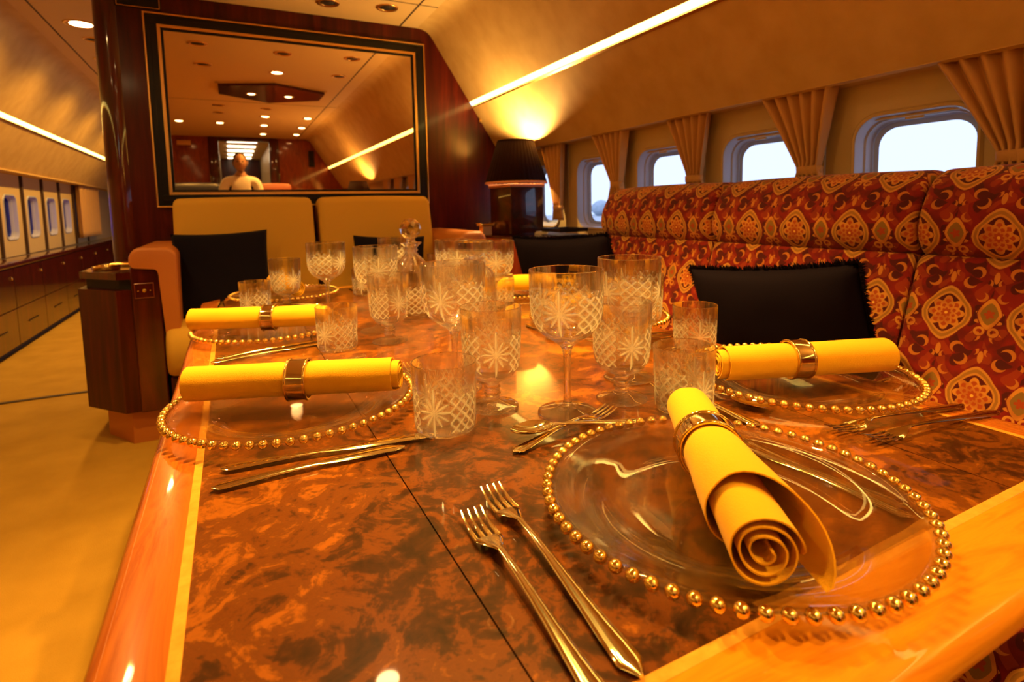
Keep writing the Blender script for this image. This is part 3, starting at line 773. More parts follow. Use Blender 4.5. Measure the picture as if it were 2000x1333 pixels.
for dx, rr in ((-.022, .003), (0, .008), (.022, .003)):
    k = MB().lathe([(rr, 0), (rr, .004), (rr * .6, .006), (0, .006)], 14).build('button', MT['gold'], pl, True)
    k.rotation_euler = (PI / 2, 0, 0); k.location = (-.352 + .46 + dx, 2.8262 - 3.15, .685)

# corner unit with lamp
cu = thing('corner_cabinet', (1.52, 2.95, 0), 'oxblood leather corner cabinet between bench arm and sofa', 'cabinet')
pr = rounded([(1.275, .02), (1.275, .845), (1.755, .845), (1.755, .02)], [.01, .05, .02, .01])
cushion_extrude('body', [(p[0] - 1.52, p[1]) for p in pr], 2.46 - 2.95, 3.48 - 2.95, MT['red_leather'], cu, .035)
MB().box((1.30 - 1.52, 2.52 - 2.95, .845), (1.75 - 1.52, 3.45 - 2.95, .852), .002).build('top_board', MT['mahogany_gloss'], cu)
LZ = .852
def lamp(x, y, z, label, power):
    lp = thing('table_lamp', (x, y, z), label, 'lamp', rz=.10)
    MB().box((-.115, -.115, 0), (.115, .115, .275), .006).build('base', MT['burl_dark'], lp, 30)
    MB().box((-.122, -.122, .275), (.122, .122, .292), .004).build('cap', MT['shade_trim'], lp, 30)
    MB().lathe([(.012, .292), (.012, .40), (.016, .41), (.010, .43)], 12).build('stem', MT['gold'], lp, True)
    def sh(r0, r1, z0, z1, nm, m, pleat):
        sd = MB(); N = 160
        def fn(u, v):
            a = 2 * PI * u; r = (r0 + (r1 - r0) * v) * (1 + pleat * math.cos(a * 40))
            return (r * math.cos(a), r * math.sin(a), z0 + (z1 - z0) * v)
        o = sd.grid(N, 3, fn, True).build(nm, m, lp, True); o.modifiers.new('thick', 'SOLIDIFY').thickness = .003; return o
    sh(.183, .108, .305, .548, 'lamp_shade', MT['shade'], .012)
    sh(.188, .1835, .297, .309, 'shade_trim', MT['shade_trim'], 0)
    sh(.111, .107, .544, .552, 'shade_trim', MT['shade'], 0)
    b = MB().lathe([(.0, .42), (.02, .425), (.030, .45), (.026, .475), (0, .49)], 16).build('bulb', MT['lens'], lp, True)
    l = bpy.data.lights.new('bulb_light', 'POINT'); l.energy = power; l.color = (1, .62, .22); l.shadow_soft_size = .02
    o = bpy.data.objects.new('bulb_light', l); COL.objects.link(o); o.parent = lp; o.location = (0, 0, .51)
    return lp
lamp(1.53, 2.94, LZ, 'table lamp with dark pleated shade and square burl base by bulkhead', 48)
# things on the corner cabinet and bench arm
br = thing('brass_holder', (1.315, 2.92, .852), 'small square brass holder with a flared top beside the lamp', 'holder')
MB().box((-.030, -.025, 0), (.030, .025, .055), .003).build('body', MT['gold_dull'], br)
MB().box((-.042, -.034, .055), (.042, .034, .068), .003).build('rim', MT['gold'], br)
MB().box((-.046, -.036, .068), (-.036, .036, .074), .002).build('prong', MT['gold'], br); MB().box((.036, -.036, .068), (.046, .036, .074), .002).build('prong', MT['gold'], br)
tr = thing('serving_tray', (1.65, 2.60, .852), 'flat dark tray on the corner cabinet below the far window', 'tray')
MB().box((-.09, -.10, 0), (.09, .10, .004), .0015).build('base', MT['navy_leather'], tr)
rect_frame(MB(), -.09, .09, -.10, .10, .008, 0, .02).build('rim', MT['black'], tr)
tr.children[1].rotation_euler = (PI / 2, 0, 0); tr.children[1].location = (0, 0, .02)
tr.children[1].scale = (1, 1, 1)
pp = MB()
for k in range(4): pp.box((-.10 + .004 * k, -.05, .0045 * k), (.06 + .003 * k, .05, .0045 * k + .0035), .001)
po = pp.build('folded_papers', MT['paper']); po.location = (1.66, 2.745, .8535); po.rotation_euler = (0, 0, .3)
tag(po, 'small stack of white folded paper right of the table lamp', 'papers')

# ------------------------------------------------------------------ the dining table
TZ = .72
TX0, TX1, TY0, TY1 = -.105, .905, .168, 2.20
tb = thing('dining_table', (.40, 1.18, 0), 'long burl walnut dining table with cherry border laid for guests', 'table')
ox, oy = -.40, -1.18
ch = .14
outline = [(TX0, TY0), (TX1, TY0), (TX1, TY1 - ch), (TX1 - ch, TY1), (TX0 + ch * .8, TY1), (TX0, TY1 - ch)]
def pts_in(d):
    return [(TX0 + d, TY0 + d), (TX1 - d, TY0 + d), (TX1 - d, TY1 - ch - d * .3), (TX1 - ch - d * .3, TY1 - d), (TX0 + ch * .8 + d * .3, TY1 - d), (TX0 + d, TY1 - ch - d * .3)]
def loc(p): return (p[0] + ox, p[1] + oy)
def pts2(dx, dy, dr, df):
    return [(TX0 + dx, TY0 + dy), (TX1 - dr, TY0 + dy), (TX1 - dr, TY1 - ch - df * .3), (TX1 - ch - df * .3, TY1 - df), (TX0 + ch * .8 + df * .3, TY1 - df), (TX0 + dx, TY1 - ch - df * .3)]
outer, i1, i2 = outline, pts2(.050, .072, .050, .05), pts2(.0585, .081, .0585, .0585)
lower = pts_in(.035)
def border_piece(k, m):
    # a mitred border board with a softly rounded outer edge
    a, b = k, (k + 1) % 6
    cols = []
    for t in range(5):
        an = PI / 2 * t / 4; d = .012 * (1 - math.sin(an)); zz = TZ - .012 * (1 - math.cos(an))
        pi = pts_in(d); cols.append((pi, zz))
    cols = [(i1, TZ)] + [(pts_in(.012 * (1 - math.sin(PI / 2 * t / 4))), TZ - .012 * (1 - math.cos(PI / 2 * t / 4))) for t in range(5)] + [(pts_in(.004), TZ - .028), (pts_in(.03), TZ - .040), (i1, TZ - .040)]
    vs = []
    for p, z in cols: vs += [(*loc(p[a]), z), (*loc(p[b]), z)]
    n = len(cols); fs = [(2 * i, 2 * i + 1, 2 * ((i + 1) % n) + 1, 2 * ((i + 1) % n)) for i in range(n)]
    fs.append([2 * i for i in range(n)]); fs.append([2 * i + 1 for i in range(n)][::-1])
    return MB().add(vs, fs).build('border_board', m, tb, 35)
for k in range(6): border_piece(k, MT['cherry_x_lit'] if k in (0, 3) else MT['cherry'])
for k in range(6):
    a, b = k, (k + 1) % 6
    q = [loc(i1[a]), loc(i1[b]), loc(i2[b]), loc(i2[a])]
    MB().prism(q, 'z', TZ - .012, TZ + .0002).build('inlay_strip', MT['inlay'], tb)
# burl leaves between the joints at x = .150 and .690
S1, S2, G = .150, .690, .0007
x0, x1 = TX0 + .0585, TX1 - .0585; y0_ = TY0 + .081; y1_ = TY1 - .0585; yc_ = TY1 - ch - .0585 * .3
xcl = TX0 + ch * .8 + .0585 * .3; xcr = TX1 - ch - .0585 * .3
leaves = [[(x0, y0_), (S1 - G, y0_), (S1 - G, y1_), (xcl, y1_), (x0, yc_)], [(S1 + G, y0_), (S2 - G, y0_), (S2 - G, y1_), (S1 + G, y1_)], [(S2 + G, y0_), (x1, y0_), (x1, yc_), (xcr, y1_), (S2 + G, y1_)]]
for k, lf in enumerate(leaves):
    MB().prism([loc(p) for p in lf], 'z', TZ - .025, TZ).build('leaf', MT['burl'], tb)
MB().prism([loc(p) for p in pts_in(.06)], 'z', TZ - .040, TZ - .024).build('core', MT['groove'], tb)
for yy in (.75, 1.65):
    MB().box((.30 + ox, yy - .12 + oy, .03), (.50 + ox, yy + .12 + oy, TZ - .04), .01).build('pedestal', MT['mahogany_gloss'], tb)
    MB().box((.18 + ox, yy - .2 + oy, 0), (.62 + ox, yy + .2 + oy, .03), .008).build('foot', MT['mahogany_gloss'], tb)

# ------------------------------------------------------------------ beaded glass chargers
PR = .160
plate_prof = [(.0005, .0035), (.085, .0035), (.100, .0045), (.110, .0085), (.122, .0140), (.140, .0170), (.155, .0190), (.1595, .0215), (.162, .0205),
              (.1615, .0175), (.155, .0150), (.140, .0132), (.124, .0104), (.114, .0050), (.102, .0008), (.085, .0), (.0005, .0)]
plate_me = MB().lathe(plate_prof, 96).mesh('glass_plate', MT['plate_glass'], 60)
bm = bmesh.new(); bmesh.ops.create_icosphere(bm, subdivisions=2, radius=.0057)
bead_me = bpy.data.meshes.new('bead'); bm.to_mesh(bead_me); bm.free(); bead_me.materials.append(MT['gold']); bead_me.polygons.foreach_set('use_smooth', [True] * len(bead_me.polygons))
NB = 70
def charger(x, y, label):
    t = thing('charger_plate', (x, y, TZ + .0003), label, 'plate', 'beaded glass charger plates')
    t.scale = (1.03, 1.03, 1)
    link('glass_plate', plate_me, t)
    for k in range(NB):
        a = 2 * PI * k / NB
        link('bead', bead_me, t, (.1645 * math.cos(a), .1645 * math.sin(a), .0195))
    return t
PLATES = {'near': (.409, .365), 'left1': (.070, .858), 'left2': (.072, 1.440), 'far': (.150, 2.00), 'right1': (.800, .568), 'right2': (.810, 1.12), 'right3': (.800, 1.62)}
PLAB = {'near': 'gold-beaded glass charger plate closest to the camera, with its napkin end-on', 'left1': 'gold-beaded glass charger plate at the near left side of the table',
        'left2': 'gold-beaded glass charger plate second along the left side of the table', 'far': 'gold-beaded glass charger plate at the far end, by the mustard bench',
        'right1': 'gold-beaded glass charger plate at the near right, beside the damask sofa', 'right2': 'gold-beaded glass charger plate half hidden behind the tall goblet, right side',
        'right3': 'gold-beaded glass charger plate farthest along the sofa side'}
for k, (x, y) in PLATES.items(): charger(x, y, PLAB[k])

# ------------------------------------------------------------------ rolled napkins and rings
def napkin(p0, p1, ringt, label, rlabel, flare=0.0, seed=1, rad=.0265, end=0, taper0=1.0, taper1=1.0, zc=None):
    a = Vector((*p0, 0)); b = Vector((*p1, 0)); L = (b - a).length; ang = math.atan2(b.y - a.y, b.x - a.x)
    mid = (a + b) / 2; z = TZ + .0222 + rad * .93 + .0003 if zc is None else zc
    t = MB(); NS, NT = 150, 34; turns = 4.2; thick = .0026
    rows = []
    for j in range(NT + 1):
        tt = j / NT; row = []
        pinch = 1 - .10 * math.exp(-((tt - ringt) / .06) ** 2)
        tap = taper0 + (taper1 - taper0) * tt
        for i in range(NS + 1):
            s = i / NS; th = s * turns * 2 * PI
            r = (.0035 + (rad - .0035) * s ** .85)
            wob = 1 + .05 * math.sin(3 * th + seed) * (1 - s) + .035 * noise.noise(Vector((math.cos(th) * 1.3 + seed, math.sin(th) * 1.3, tt * 5)))
            r = r * wob * (pinch if s > .4 else 1) * tap
            fl = 0.0
            if flare > 0 and s > .88:   # the loose outer layer opens towards the end
                k = (s - .88) / .12; w = max(0, (tt - .35) / .65)
                fl = flare * (k ** 1.2) * (w ** 1.4)
            row.append((th, r + fl, tt))
        rows.append(row)
    vs = []; ph = turns * 2 * PI + (-PI * .22 if flare > 0 else -PI * .36)
    for row in rows:
        for off in (0, thick):
            for (th, r, tt) in row:
                xx = (tt - .5) * L
                s = th / (turns * 2 * PI)
                aa = ph - th; rr = r + off * .5
                def sm(a, b, q):
                    q = min(1, max(0, (q - a) / (b - a)))
                    return q * q * (3 - 2 * q)
                hem = (-.052 * sm(.73, .78, s) + .050 * sm(.90, 1.0, s)) if flare > 0 else -.010 * sm(.76, .80, s)
                hem += .0022 * math.sin(th * .9 + seed)
                xx2 = xx + hem * sm(.30, 1.0, tt) - .012 * s * s * sm(.3, 0, tt) if tt > .3 else xx - .012 * s * s * (1 - tt / .3)
                vs.append((xx2, rr * math.cos(aa) * 1.04, max(rr * math.sin(aa), -rad * .93)))
    W2 = 2 * (NS + 1); fs = []
    for j in range(NT):
        for o in (0, NS + 1):
            for i in range(NS):
                fs.append((j * W2 + o + i, j * W2 + o + i + 1, (j + 1) * W2 + o + i + 1, (j + 1) * W2 + o + i))
        for i in (0, NS): fs.append((j * W2 + i, (j + 1) * W2 + i, (j + 1) * W2 + NS + 1 + i, j * W2 + NS + 1 + i))
    for j in (0, NT):
        for i in range(NS): fs.append((j * W2 + i, j * W2 + i + 1, j * W2 + NS + 1 + i + 1, j * W2 + NS + 1 + i))
    o = t.add(vs, fs).build('napkin', MT['napkin'], None, 60)
    o.location = (mid.x, mid.y, z); o.rotation_euler = (0, 0, ang)
    tag(o, label, 'napkin', 'rolled yellow napkins')
    rr = rad * (taper0 + (taper1 - taper0) * ringt) * 1.0 + .0012
    rg = thing('napkin_ring', (a.x + (b.x - a.x) * ringt, a.y + (b.y - a.y) * ringt, z - .0002), rlabel, 'napkin ring', 'polished napkin rings', ang)
    band = MB().lathe([(rr, -.013), (rr + .0022, -.013), (rr + .0026, 0), (rr + .0022, .013), (rr, .013)], 48, close=True).build('band', MT['steel'], rg, 40)
    band.rotation_euler = (0, PI / 2, 0)
    for sx in (-.013, .013):
        e = MB().lathe([(rr + .0018 + .0022 * math.cos(q), .0022 * math.sin(q)) for q in [2 * PI * k / 8 for k in range(8)]], 48, close=True).build('edge', MT['gold'], rg, True)
        e.rotation_euler = (0, PI / 2, 0); e.location = (sx, 0, 0)
    return o
napkin((.470, .470), (.318, .245), .36, 'yellow napkin roll lying end-on to the camera, its corner flap open', 'polished ring round the napkin closest to the camera', .020, 1, .0300, taper0=.84, taper1=1.06)
napkin((-.062, .905), (.213, .800), .50, 'yellow napkin roll on the near left plate', 'polished ring on the napkin of the near left plate', 0, 3)
napkin((-.088, 1.462), (.185, 1.350), .57, 'yellow napkin roll on the second left plate, cut by a tumbler', 'polished ring on the napkin of the second left plate', 0, 5)
napkin((.125, 2.12), (.175, 1.865), .45, 'yellow napkin roll pointing to the camera on the far end plate', 'polished ring on the napkin of the far end plate', 0, 7)
napkin((.915, .505), (.655, .600), .52, 'yellow napkin roll on the near right plate beside the sofa', 'polished ring on the napkin of the near right plate', 0, 9)
napkin((.930, 1.06), (.690, 1.17), .5, 'yellow napkin roll on the second right plate, behind the goblets', 'polished ring on the napkin of the second right plate', 0, 11)
napkin((.925, 1.545), (.665, 1.645), .5, 'yellow napkin roll on the farthest plate of the sofa side', 'polished ring on the napkin of the farthest right plate', 0, 13)

# ------------------------------------------------------------------ cutlery
def V(x, y, z): return Vector((x, y, z))
def handle(mb, y0, y1, w0, w1, zc, zend):
    secs = []
    for k in range(15):
        t = k / 14; y = y0 + (y1 - y0) * t
        w = w0 + (w1 - w0) * t ** 1.6
        if t > .93: w *= math.sqrt(max(.02, 1 - ((t - .93) / .07) ** 2))
        z = zc + (zend - zc) * (3 * t * t - 2 * t ** 3)
        th = .0016 + .0007 * math.sin(PI * t)
        secs.append((V(0, y, z), V(w, 0, 0), V(0, 0, th)))
    mb.loft(secs, 14, 2.0)
def fork_mesh(L=.20):
    mb = MB(); hd = .072
    # local +y runs from handle end (0) to the tips (L); handle
    handle(mb, L - hd, .0, .0030, .0105, .0105, .0026)
    secs = []
    for k in range(9):
        t = k / 8; y = L - hd + .030 * t
        w = .0030 + (.0125 - .0030) * (math.sin(t * PI / 2) ** 1.5); z = .0105 - .0065 * t
        secs.append((V(0, y, z), V(w, 0, 0), V(0, 0, .0014)))
    mb.loft(secs, 12, 2.6)
    for i in range(4):
        xc = -.0105 + .007 * i; secs = []
        for k in range(8):
            t = k / 7; y = L - hd + .0285 + (hd - .0285) * t
            w = .0025 * (1 - .62 * t); z = .0042 - .0016 * math.sin(t * PI * .9) + .0055 * t * t
            secs.append((V(xc * (1 - .04 * t), y, z), V(w, 0, 0), V(0, 0, .0011 * (1 - .3 * t))))
        mb.loft(secs, 8, 2.4)
    return mb.mesh('fork', MT['steel'], 40)
def knife_mesh(L=.235):
    mb = MB(); hl = .110
    handle(mb, hl, .0, .0050, .0098, .0042, .0032)
    secs = []
    for k in range(16):
        t = k / 15; y = hl - .004 + (L - hl + .004) * t
        w = .0050 + .0052 * math.sin(min(1, t * 1.5) * PI / 2)
        xc = -.0012 * t
        if t > .78: q = (t - .78) / .22; w *= math.sqrt(max(.02, 1 - q * q)) ; xc += .004 * q
        secs.append((V(xc, y, .0042 - .0014 * t), V(w, 0, 0), V(0, 0, .0013 - .0004 * t)))
    mb.loft(secs, 10, 2.2)
    return mb.mesh('table_knife', MT['steel'], 40)
def spoon_mesh(L=.17):
    mb = MB(); bl = .052
    handle(mb, L - bl, .0, .0026, .0085, .0095, .0024)
    def top(sgn, dz):
        def fn(u, v):
            r = v; a = 2 * PI * u
            w = .0175; x = w * r * math.cos(a) * (1 - .10 * math.sin(a)); y = L - bl / 2 - .002 + (bl / 2 + .002) * r * math.sin(a)
            z = .0028 + .0080 * r ** 2.2 + dz - .0035 * max(0, math.sin(a)) * r ** 2
            return (x, y, z)
        return fn
    mb.grid(32, 8, top(1, 0), True); mb.grid(32, 8, top(-1, -.0014), True)
    n = 32
    base = len(mb.v) - 2 * 32 * 8
    mb.f += [(base + k * 8 + 7, base + ((k + 1) % n) * 8 + 7, base + 256 + ((k + 1) % n) * 8 + 7, base + 256 + k * 8 + 7) for k in range(n)]
    return mb.mesh('spoon', MT['steel'], 50)
FORK, DFORK, KNIFE, SPOON, SKNIFE = fork_mesh(.25), fork_mesh(.19), knife_mesh(.25), spoon_mesh(.175), knife_mesh(.21)
CUT_N = 0
def lay(name, me, tail, tip, label, group, z=0.0):
    """handle end at tail, pointing to tip"""
    ang = math.atan2(tip[1] - tail[1], tip[0] - tail[0]) - PI / 2
    o = link(name, me, None, (tail[0], tail[1], TZ + .0008 + z)); o.rotation_euler = (0, 0, ang)
    return tag(o, label, name.replace('_', ' ').replace('table ', ''), group)
lay('fork', FORK, (.2095, .247), (.222, .50), 'gold-toned table fork right beside the nearest plate', 'table forks')
lay('fork', FORK, (.1765, .215), (.187, .47), 'gold-toned table fork cut off by the bottom of the photo', 'table forks')
lay('table_knife', KNIFE, (.540, .262), (.528, .50), 'table knife seen through the right side of the nearest plate', 'table knives')
lay('spoon', SPOON, (.467, .557), (.288, .603), 'dessert spoon behind the nearest plate, pointing left', 'dessert spoons', .006)
lay('fork', DFORK, (.283, .566), (.487, .622), 'dessert fork behind the nearest plate, tines before the goblet foot', 'dessert forks')
lay('table_knife', KNIFE, (-.028, .690), (.215, .664), 'upper of two knives beside the near left plate', 'table knives')
lay('table_knife', SKNIFE, (-.036, .645), (.166, .648), 'lower of two knives beside the near left plate', 'table knives')
lay('table_knife', KNIFE, (-.052, 1.205), (.185, 1.262), 'lower of two knives beside the second left plate', 'table knives')
lay('table_knife', SKNIFE, (-.045, 1.235), (.155, 1.290), 'upper of two knives beside the second left plate', 'table knives')
lay('fork', FORK, (-.03, 1.060), (.17, 1.075), 'fork behind the napkin of the near left plate', 'table forks')
lay('spoon', SPOON, (.262, .955), (.258, .79), 'dessert spoon at the right end of the near left napkin', 'dessert spoons')
lay('fork', DFORK, (.283, .795), (.280, .96), 'dessert fork beside the spoon of the near left plate', 'dessert forks')
lay('fork', FORK, (.905, .385), (.735, .408), 'inner fork in front of the near right plate', 'table forks')
lay('fork', FORK, (.918, .350), (.745, .370), 'outer fork in front of the near right plate', 'table forks')
lay('spoon', SPOON, (.612, .675), (.655, .515), 'dessert spoon left of the near right plate', 'dessert spoons')
lay('fork', DFORK, (.600, .475), (.590, .66), 'dessert fork left of the near right plate, half behind tumbler', 'dessert forks')
lay('spoon', SPOON, (.635, 1.18), (.625, 1.02), 'dessert spoon left of the second right plate', 'dessert spoons')
lay('fork', FORK, (.905, .935), (.70, .945), 'fork in front of the second right plate', 'table forks')
lay('fork', FORK, (.905, .905), (.70, .915), 'outer fork in front of the second right plate', 'table forks')
lay('fork', FORK, (.900, 1.395), (.695, 1.405), 'fork in front of the farthest right plate', 'table forks')
lay('spoon', SPOON, (.24, 1.800), (.085, 1.815), 'dessert spoon in front of the far end plate', 'dessert spoons')
lay('table_knife', KNIFE, (-.040, 2.10), (-.045, 1.87), 'knife left of the far end plate', 'table knives')
lay('fork', FORK, (.385, 2.12), (.380, 1.91), 'fork right of the far end plate', 'table forks')
lay('fork', FORK, (.420, 2.10), (.415, 1.90), 'outer fork right of the far end plate', 'table forks')

# ------------------------------------------------------------------ cut crystal
def resample(pts, step):
    out = [pts[0]]
    for a, b in zip(pts, pts[1:]):
        L = math.hypot(b[0] - a[0], b[1] - a[1]); n = max(1, int(round(L / step)))
        for k in range(1, n + 1): out.append((a[0] + (b[0] - a[0]) * k / n, a[1] + (b[1] - a[1]) * k / n))
    return out
def smooth_prof(pts, n=5):
    P = [Vector((p[0], p[1])) for p in pts]; out = []
    for i in range(len(P) - 1):
        p0, p1, p2, p3 = P[max(i - 1, 0)], P[i], P[i + 1], P[min(i + 2, len(P) - 1)]
        for k in range(n):
            t = k / n
            q = .5 * ((2 * p1) + (-p0 + p2) * t + (2 * p0 - 5 * p1 + 4 * p2 - p3) * t * t + (-p0 + 3 * p1 - 3 * p2 + p3) * t ** 3)
            out.append((max(q.x, .0004), q.y))
    out.append((P[-1].x, P[-1].y)); return out
def cut_depth(th, z, z0, z1, Rm, panels=6, pitch=.0105):
    if z < z0 - .012 or z > z1 + .012: return 0.0
    pw = 2 * PI / panels; k = math.floor(th / pw); lt = (th / pw - k - .5) * pw * Rm; zc = (z0 + z1) / 2; lz = z - zc
    half = pw * Rm / 2
    def v(d, w): return max(0.0, 1 - abs(d) / w)
    if k % 2 == 0:      # lattice of diamonds with a zigzag top
        top = z1 - .010 * abs(((lt / half * 2) % 1) - .5) * 2
        if z < z0 or z > top: return 0.0
        a = (lt + lz) / 1.414; b = (lt - lz) / 1.414; p = pitch
        return max(v((a / p) % 1 - .5, .26), v((b / p) % 1 - .5, .26))
    r = math.hypot(lt, lz) + 1e-6; H = (z1 - z0) / 2; best = 0.0       # star burst of leaf cuts
    ph = math.atan2(lz, lt)
    for i in range(12):
        a = 2 * PI * i / 12; d = (ph - a + PI) % (2 * PI) - PI
        if abs(d) < .6:
            along = r * math.cos(d); across = abs(r * math.sin(d)); Lm = (half * .98 if i % 3 else H * 1.12) if i % 6 else half
            t = along / Lm
            if 0 < t < 1: best = max(best, max(0, 1 - across / (.0026 * (.35 + math.sin(PI * min(1, t * .95))))))
    return best
def crystal_mesh(name, outer, inner, z0, z1, depth=.0019, seg=168, m=None):
    outer = resample(outer, .0017); vs = []; fs = []; cuts = []; prof = outer + inner; n = len(prof); no = len(outer)
    for k in range(seg):
        th = 2 * PI * k / seg; c, s = math.cos(th), math.sin(th)
        for i, (r, z) in enumerate(prof):
            q = 0.0
            if i < no and r > .018: q = cut_depth(th, z, z0, z1, .042); r = r - depth * q
            vs.append((r * c, r * s, z)); cuts.append(q)
    for k in range(seg):
        k2 = (k + 1) % seg
        for i in range(n - 1): fs.append((k * n + i, k2 * n + i, k2 * n + i + 1, k * n + i + 1))
    fs.append([k * n for k in range(seg)]); fs.append([k * n + n - 1 for k in range(seg)])
    me = MB().add(vs, fs).mesh(name, m or MT['crystal'], 28)
    me.attributes.new('cut', 'FLOAT', 'POINT').data.foreach_set('value', cuts)
    return me
# tumbler
tum_o = [(.0005, 0), (.030, 0), (.0375, .0015), (.0405, .006), (.0412, .012), (.0428, .070), (.0434, .0925), (.0428, .0935)]
tum_i = [(.0415, .0928), (.0405, .068), (.0385, .020), (.034, .0145), (.0005, .0135)]
TUMBLER = crystal_mesh('tumbler', tum_o, tum_i, .008, .064)
# short goblet
gb_o = smooth_prof([(.0005, 0), (.020, .0), (.0365, .0008), (.0385, .0022), (.036, .0040), (.022, .0075), (.0115, .0125), (.0105, .017), (.0125, .021), (.0105, .026), (.0125, .031), (.0105, .036), (.0155, .0405), (.030, .0475), (.0405, .062)], 4) + [(.0432, .080), (.0442, .110), (.0455, .1505), (.0448, .1515)]
gb_i = [(.0437, .1508), (.0424, .110), (.0412, .081), (.037, .064), (.026, .0525), (.010, .048), (.0005, .0475)]
GOBLET = crystal_mesh('short_goblet', gb_o, gb_i, .058, .118)
# tall stemmed coupe
cp_o = smooth_prof([(.0005, 0), (.022, .0), (.040, .0008), (.0425, .0022), (.039, .0040), (.022, .0068), (.010, .0105), (.0060, .018), (.0050, .045), (.0052, .075), (.0068, .090), (.0105, .098), (.022, .1065), (.038, .118), (.0485, .134)], 4) + [(.0515, .150), (.0522, .175), (.0524, .206), (.0516, .207)]
cp_i = [(.0506, .2063), (.0504, .175), (.0496, .150), (.0460, .135), (.036, .121), (.020, .1105), (.0005, .108)]
COUPE = crystal_mesh('tall_goblet', cp_o, cp_i, .122, .180)
def glassware(name, me, x, y, label, cat, group, sc=1.0):
    o = link(name, me, None, (x, y, TZ + .0004)); o.rotation_euler = (0, 0, random.random() * 6); o.scale = (sc, sc, sc)
    return tag(o, label, cat, group)
TUM = [(.240, .679, 'crystal tumbler between the near left napkin and the nearest goblet'), (.563, .574, 'crystal tumbler right behind the napkin closest to the camera'),
       (.187, 1.197, 'crystal tumbler cutting across the napkin of the second left plate'), (.812, .800, 'crystal tumbler in front of the black pillow on the sofa'),
       (.050, 1.760, 'crystal tumbler at the far left, above the second left napkin'), (.402, 1.93, 'crystal tumbler on the far end behind the tall goblets'),
       (.660, 1.385, 'crystal tumbler beside the farthest right napkin')]
for x, y, lb in TUM: glassware('tumbler', TUMBLER, x, y, lb, 'tumbler', 'cut crystal tumblers')
GOB = [(.329, .721, 'short knob-stemmed goblet just behind the near left tumbler'), (.513, .652, 'short knob-stemmed goblet between tallest goblet and right tumbler'),
       (.300, 1.200, 'short knob-stemmed goblet left of the ball-stoppered decanter'), (.752, .890, 'short knob-stemmed goblet half hidden behind the right tall goblet'),
       (.137, 1.793, 'short knob-stemmed goblet in front of the far end napkin'), (.590, 1.66, 'short knob-stemmed goblet hidden between the two decanters'),
       (.640, 1.08, 'short knob-stemmed goblet behind the tallest goblet')]
for x, y, lb in GOB[:6]: glassware('short_goblet', GOBLET, x, y, lb, 'goblet', 'short crystal goblets')
CPE = [(.412, .646, 'tall stemmed goblet in the middle foreground, largest of all'), (.588, .727, 'tall stemmed goblet behind the large one, in front of the sofa'),
       (.312, .826, 'tall stemmed goblet in front of the flat-stoppered decanter'), (.304, 1.325, 'tall stemmed goblet left of the ball-stoppered decanter'),
       (.228, 1.585, 'tall stemmed goblet alone before the bench backrest, left of centre'), (.545, 1.43, 'tall stemmed goblet behind the flat decanter stopper, left side'),
       (.612, 1.31, 'tall stemmed goblet right of the flat decanter stopper'), (.450, 1.69, 'tall stemmed goblet directly behind the ball-stoppered decanter')]
for x, y, lb in CPE: glassware('tall_goblet', COUPE, x, y, lb, 'goblet', 'tall crystal goblets')
# decanters
def decanter(x, y, label, body, inner, z0, z1):
    t = thing('decanter', (x, y, TZ + .0004), label, 'decanter', 'crystal decanters')
    link('bottle', crystal_mesh('bottle', body, inner, z0, z1, .0014, 168), t)
    return t
d1 = decanter(.430, 1.450, 'crystal decanter with a faceted ball stopper',
    [(.0005, 0), (.046, 0), (.0505, .003), (.052, .010), (.052, .115)] + smooth_prof([(.052, .118), (.050, .132), (.040, .150), (.024, .166), (.0160, .176), (.0165, .181), (.019, .183), (.0165, .186), (.018, .192), (.028, .201), (.0285, .204)], 4),
    [(.014, .203), (.0125, .190), (.0120, .176), (.020, .163), (.036, .146), (.046, .130), (.047, .112), (.047, .016), (.043, .011), (.0005, .010)], .016, .092)
MB().lathe([(.0005, .188), (.0108, .190), (.0120, .205), (.0135, .208), (.0115, .2115), (.0125, .215), (.0005, .2155)], 24).build('stopper_plug', MT['crystal'], d1, 40)
bm = bmesh.new(); bmesh.ops.create_icosphere(bm, subdivisions=2, radius=.0295)
me = bpy.data.meshes.new('stopper_ball'); bm.to_mesh(me); bm.free(); me.materials.append(MT['crystal'])
link('stopper_ball', me, d1, (0, 0, .2405))
d2 = decanter(.530, 1.25, 'crystal decanter with a wide flat disc stopper',
    [(.0005, 0), (.046, 0), (.050, .003), (.0515, .010), (.0515, .110)] + smooth_prof([(.0515, .113), (.049, .128), (.040, .142), (.026, .152), (.020, .158), (.020, .163), (.026, .168), (.0265, .170)], 4),
    [(.014, .1695), (.0135, .158), (.022, .149), (.036, .139), (.046, .126), (.047, .108), (.047, .016), (.043, .011), (.0005, .010)], .016, .088)
MB().lathe([(.0005, .160), (.0122, .161), (.0135, .1715), (.014, .176), (.018, .180), (.040, .187), (.048, .190), (.0485, .211), (.046, .2135), (.040, .2120), (.0005, .2110)], 20).build('stopper', MT['crystal'], d2)

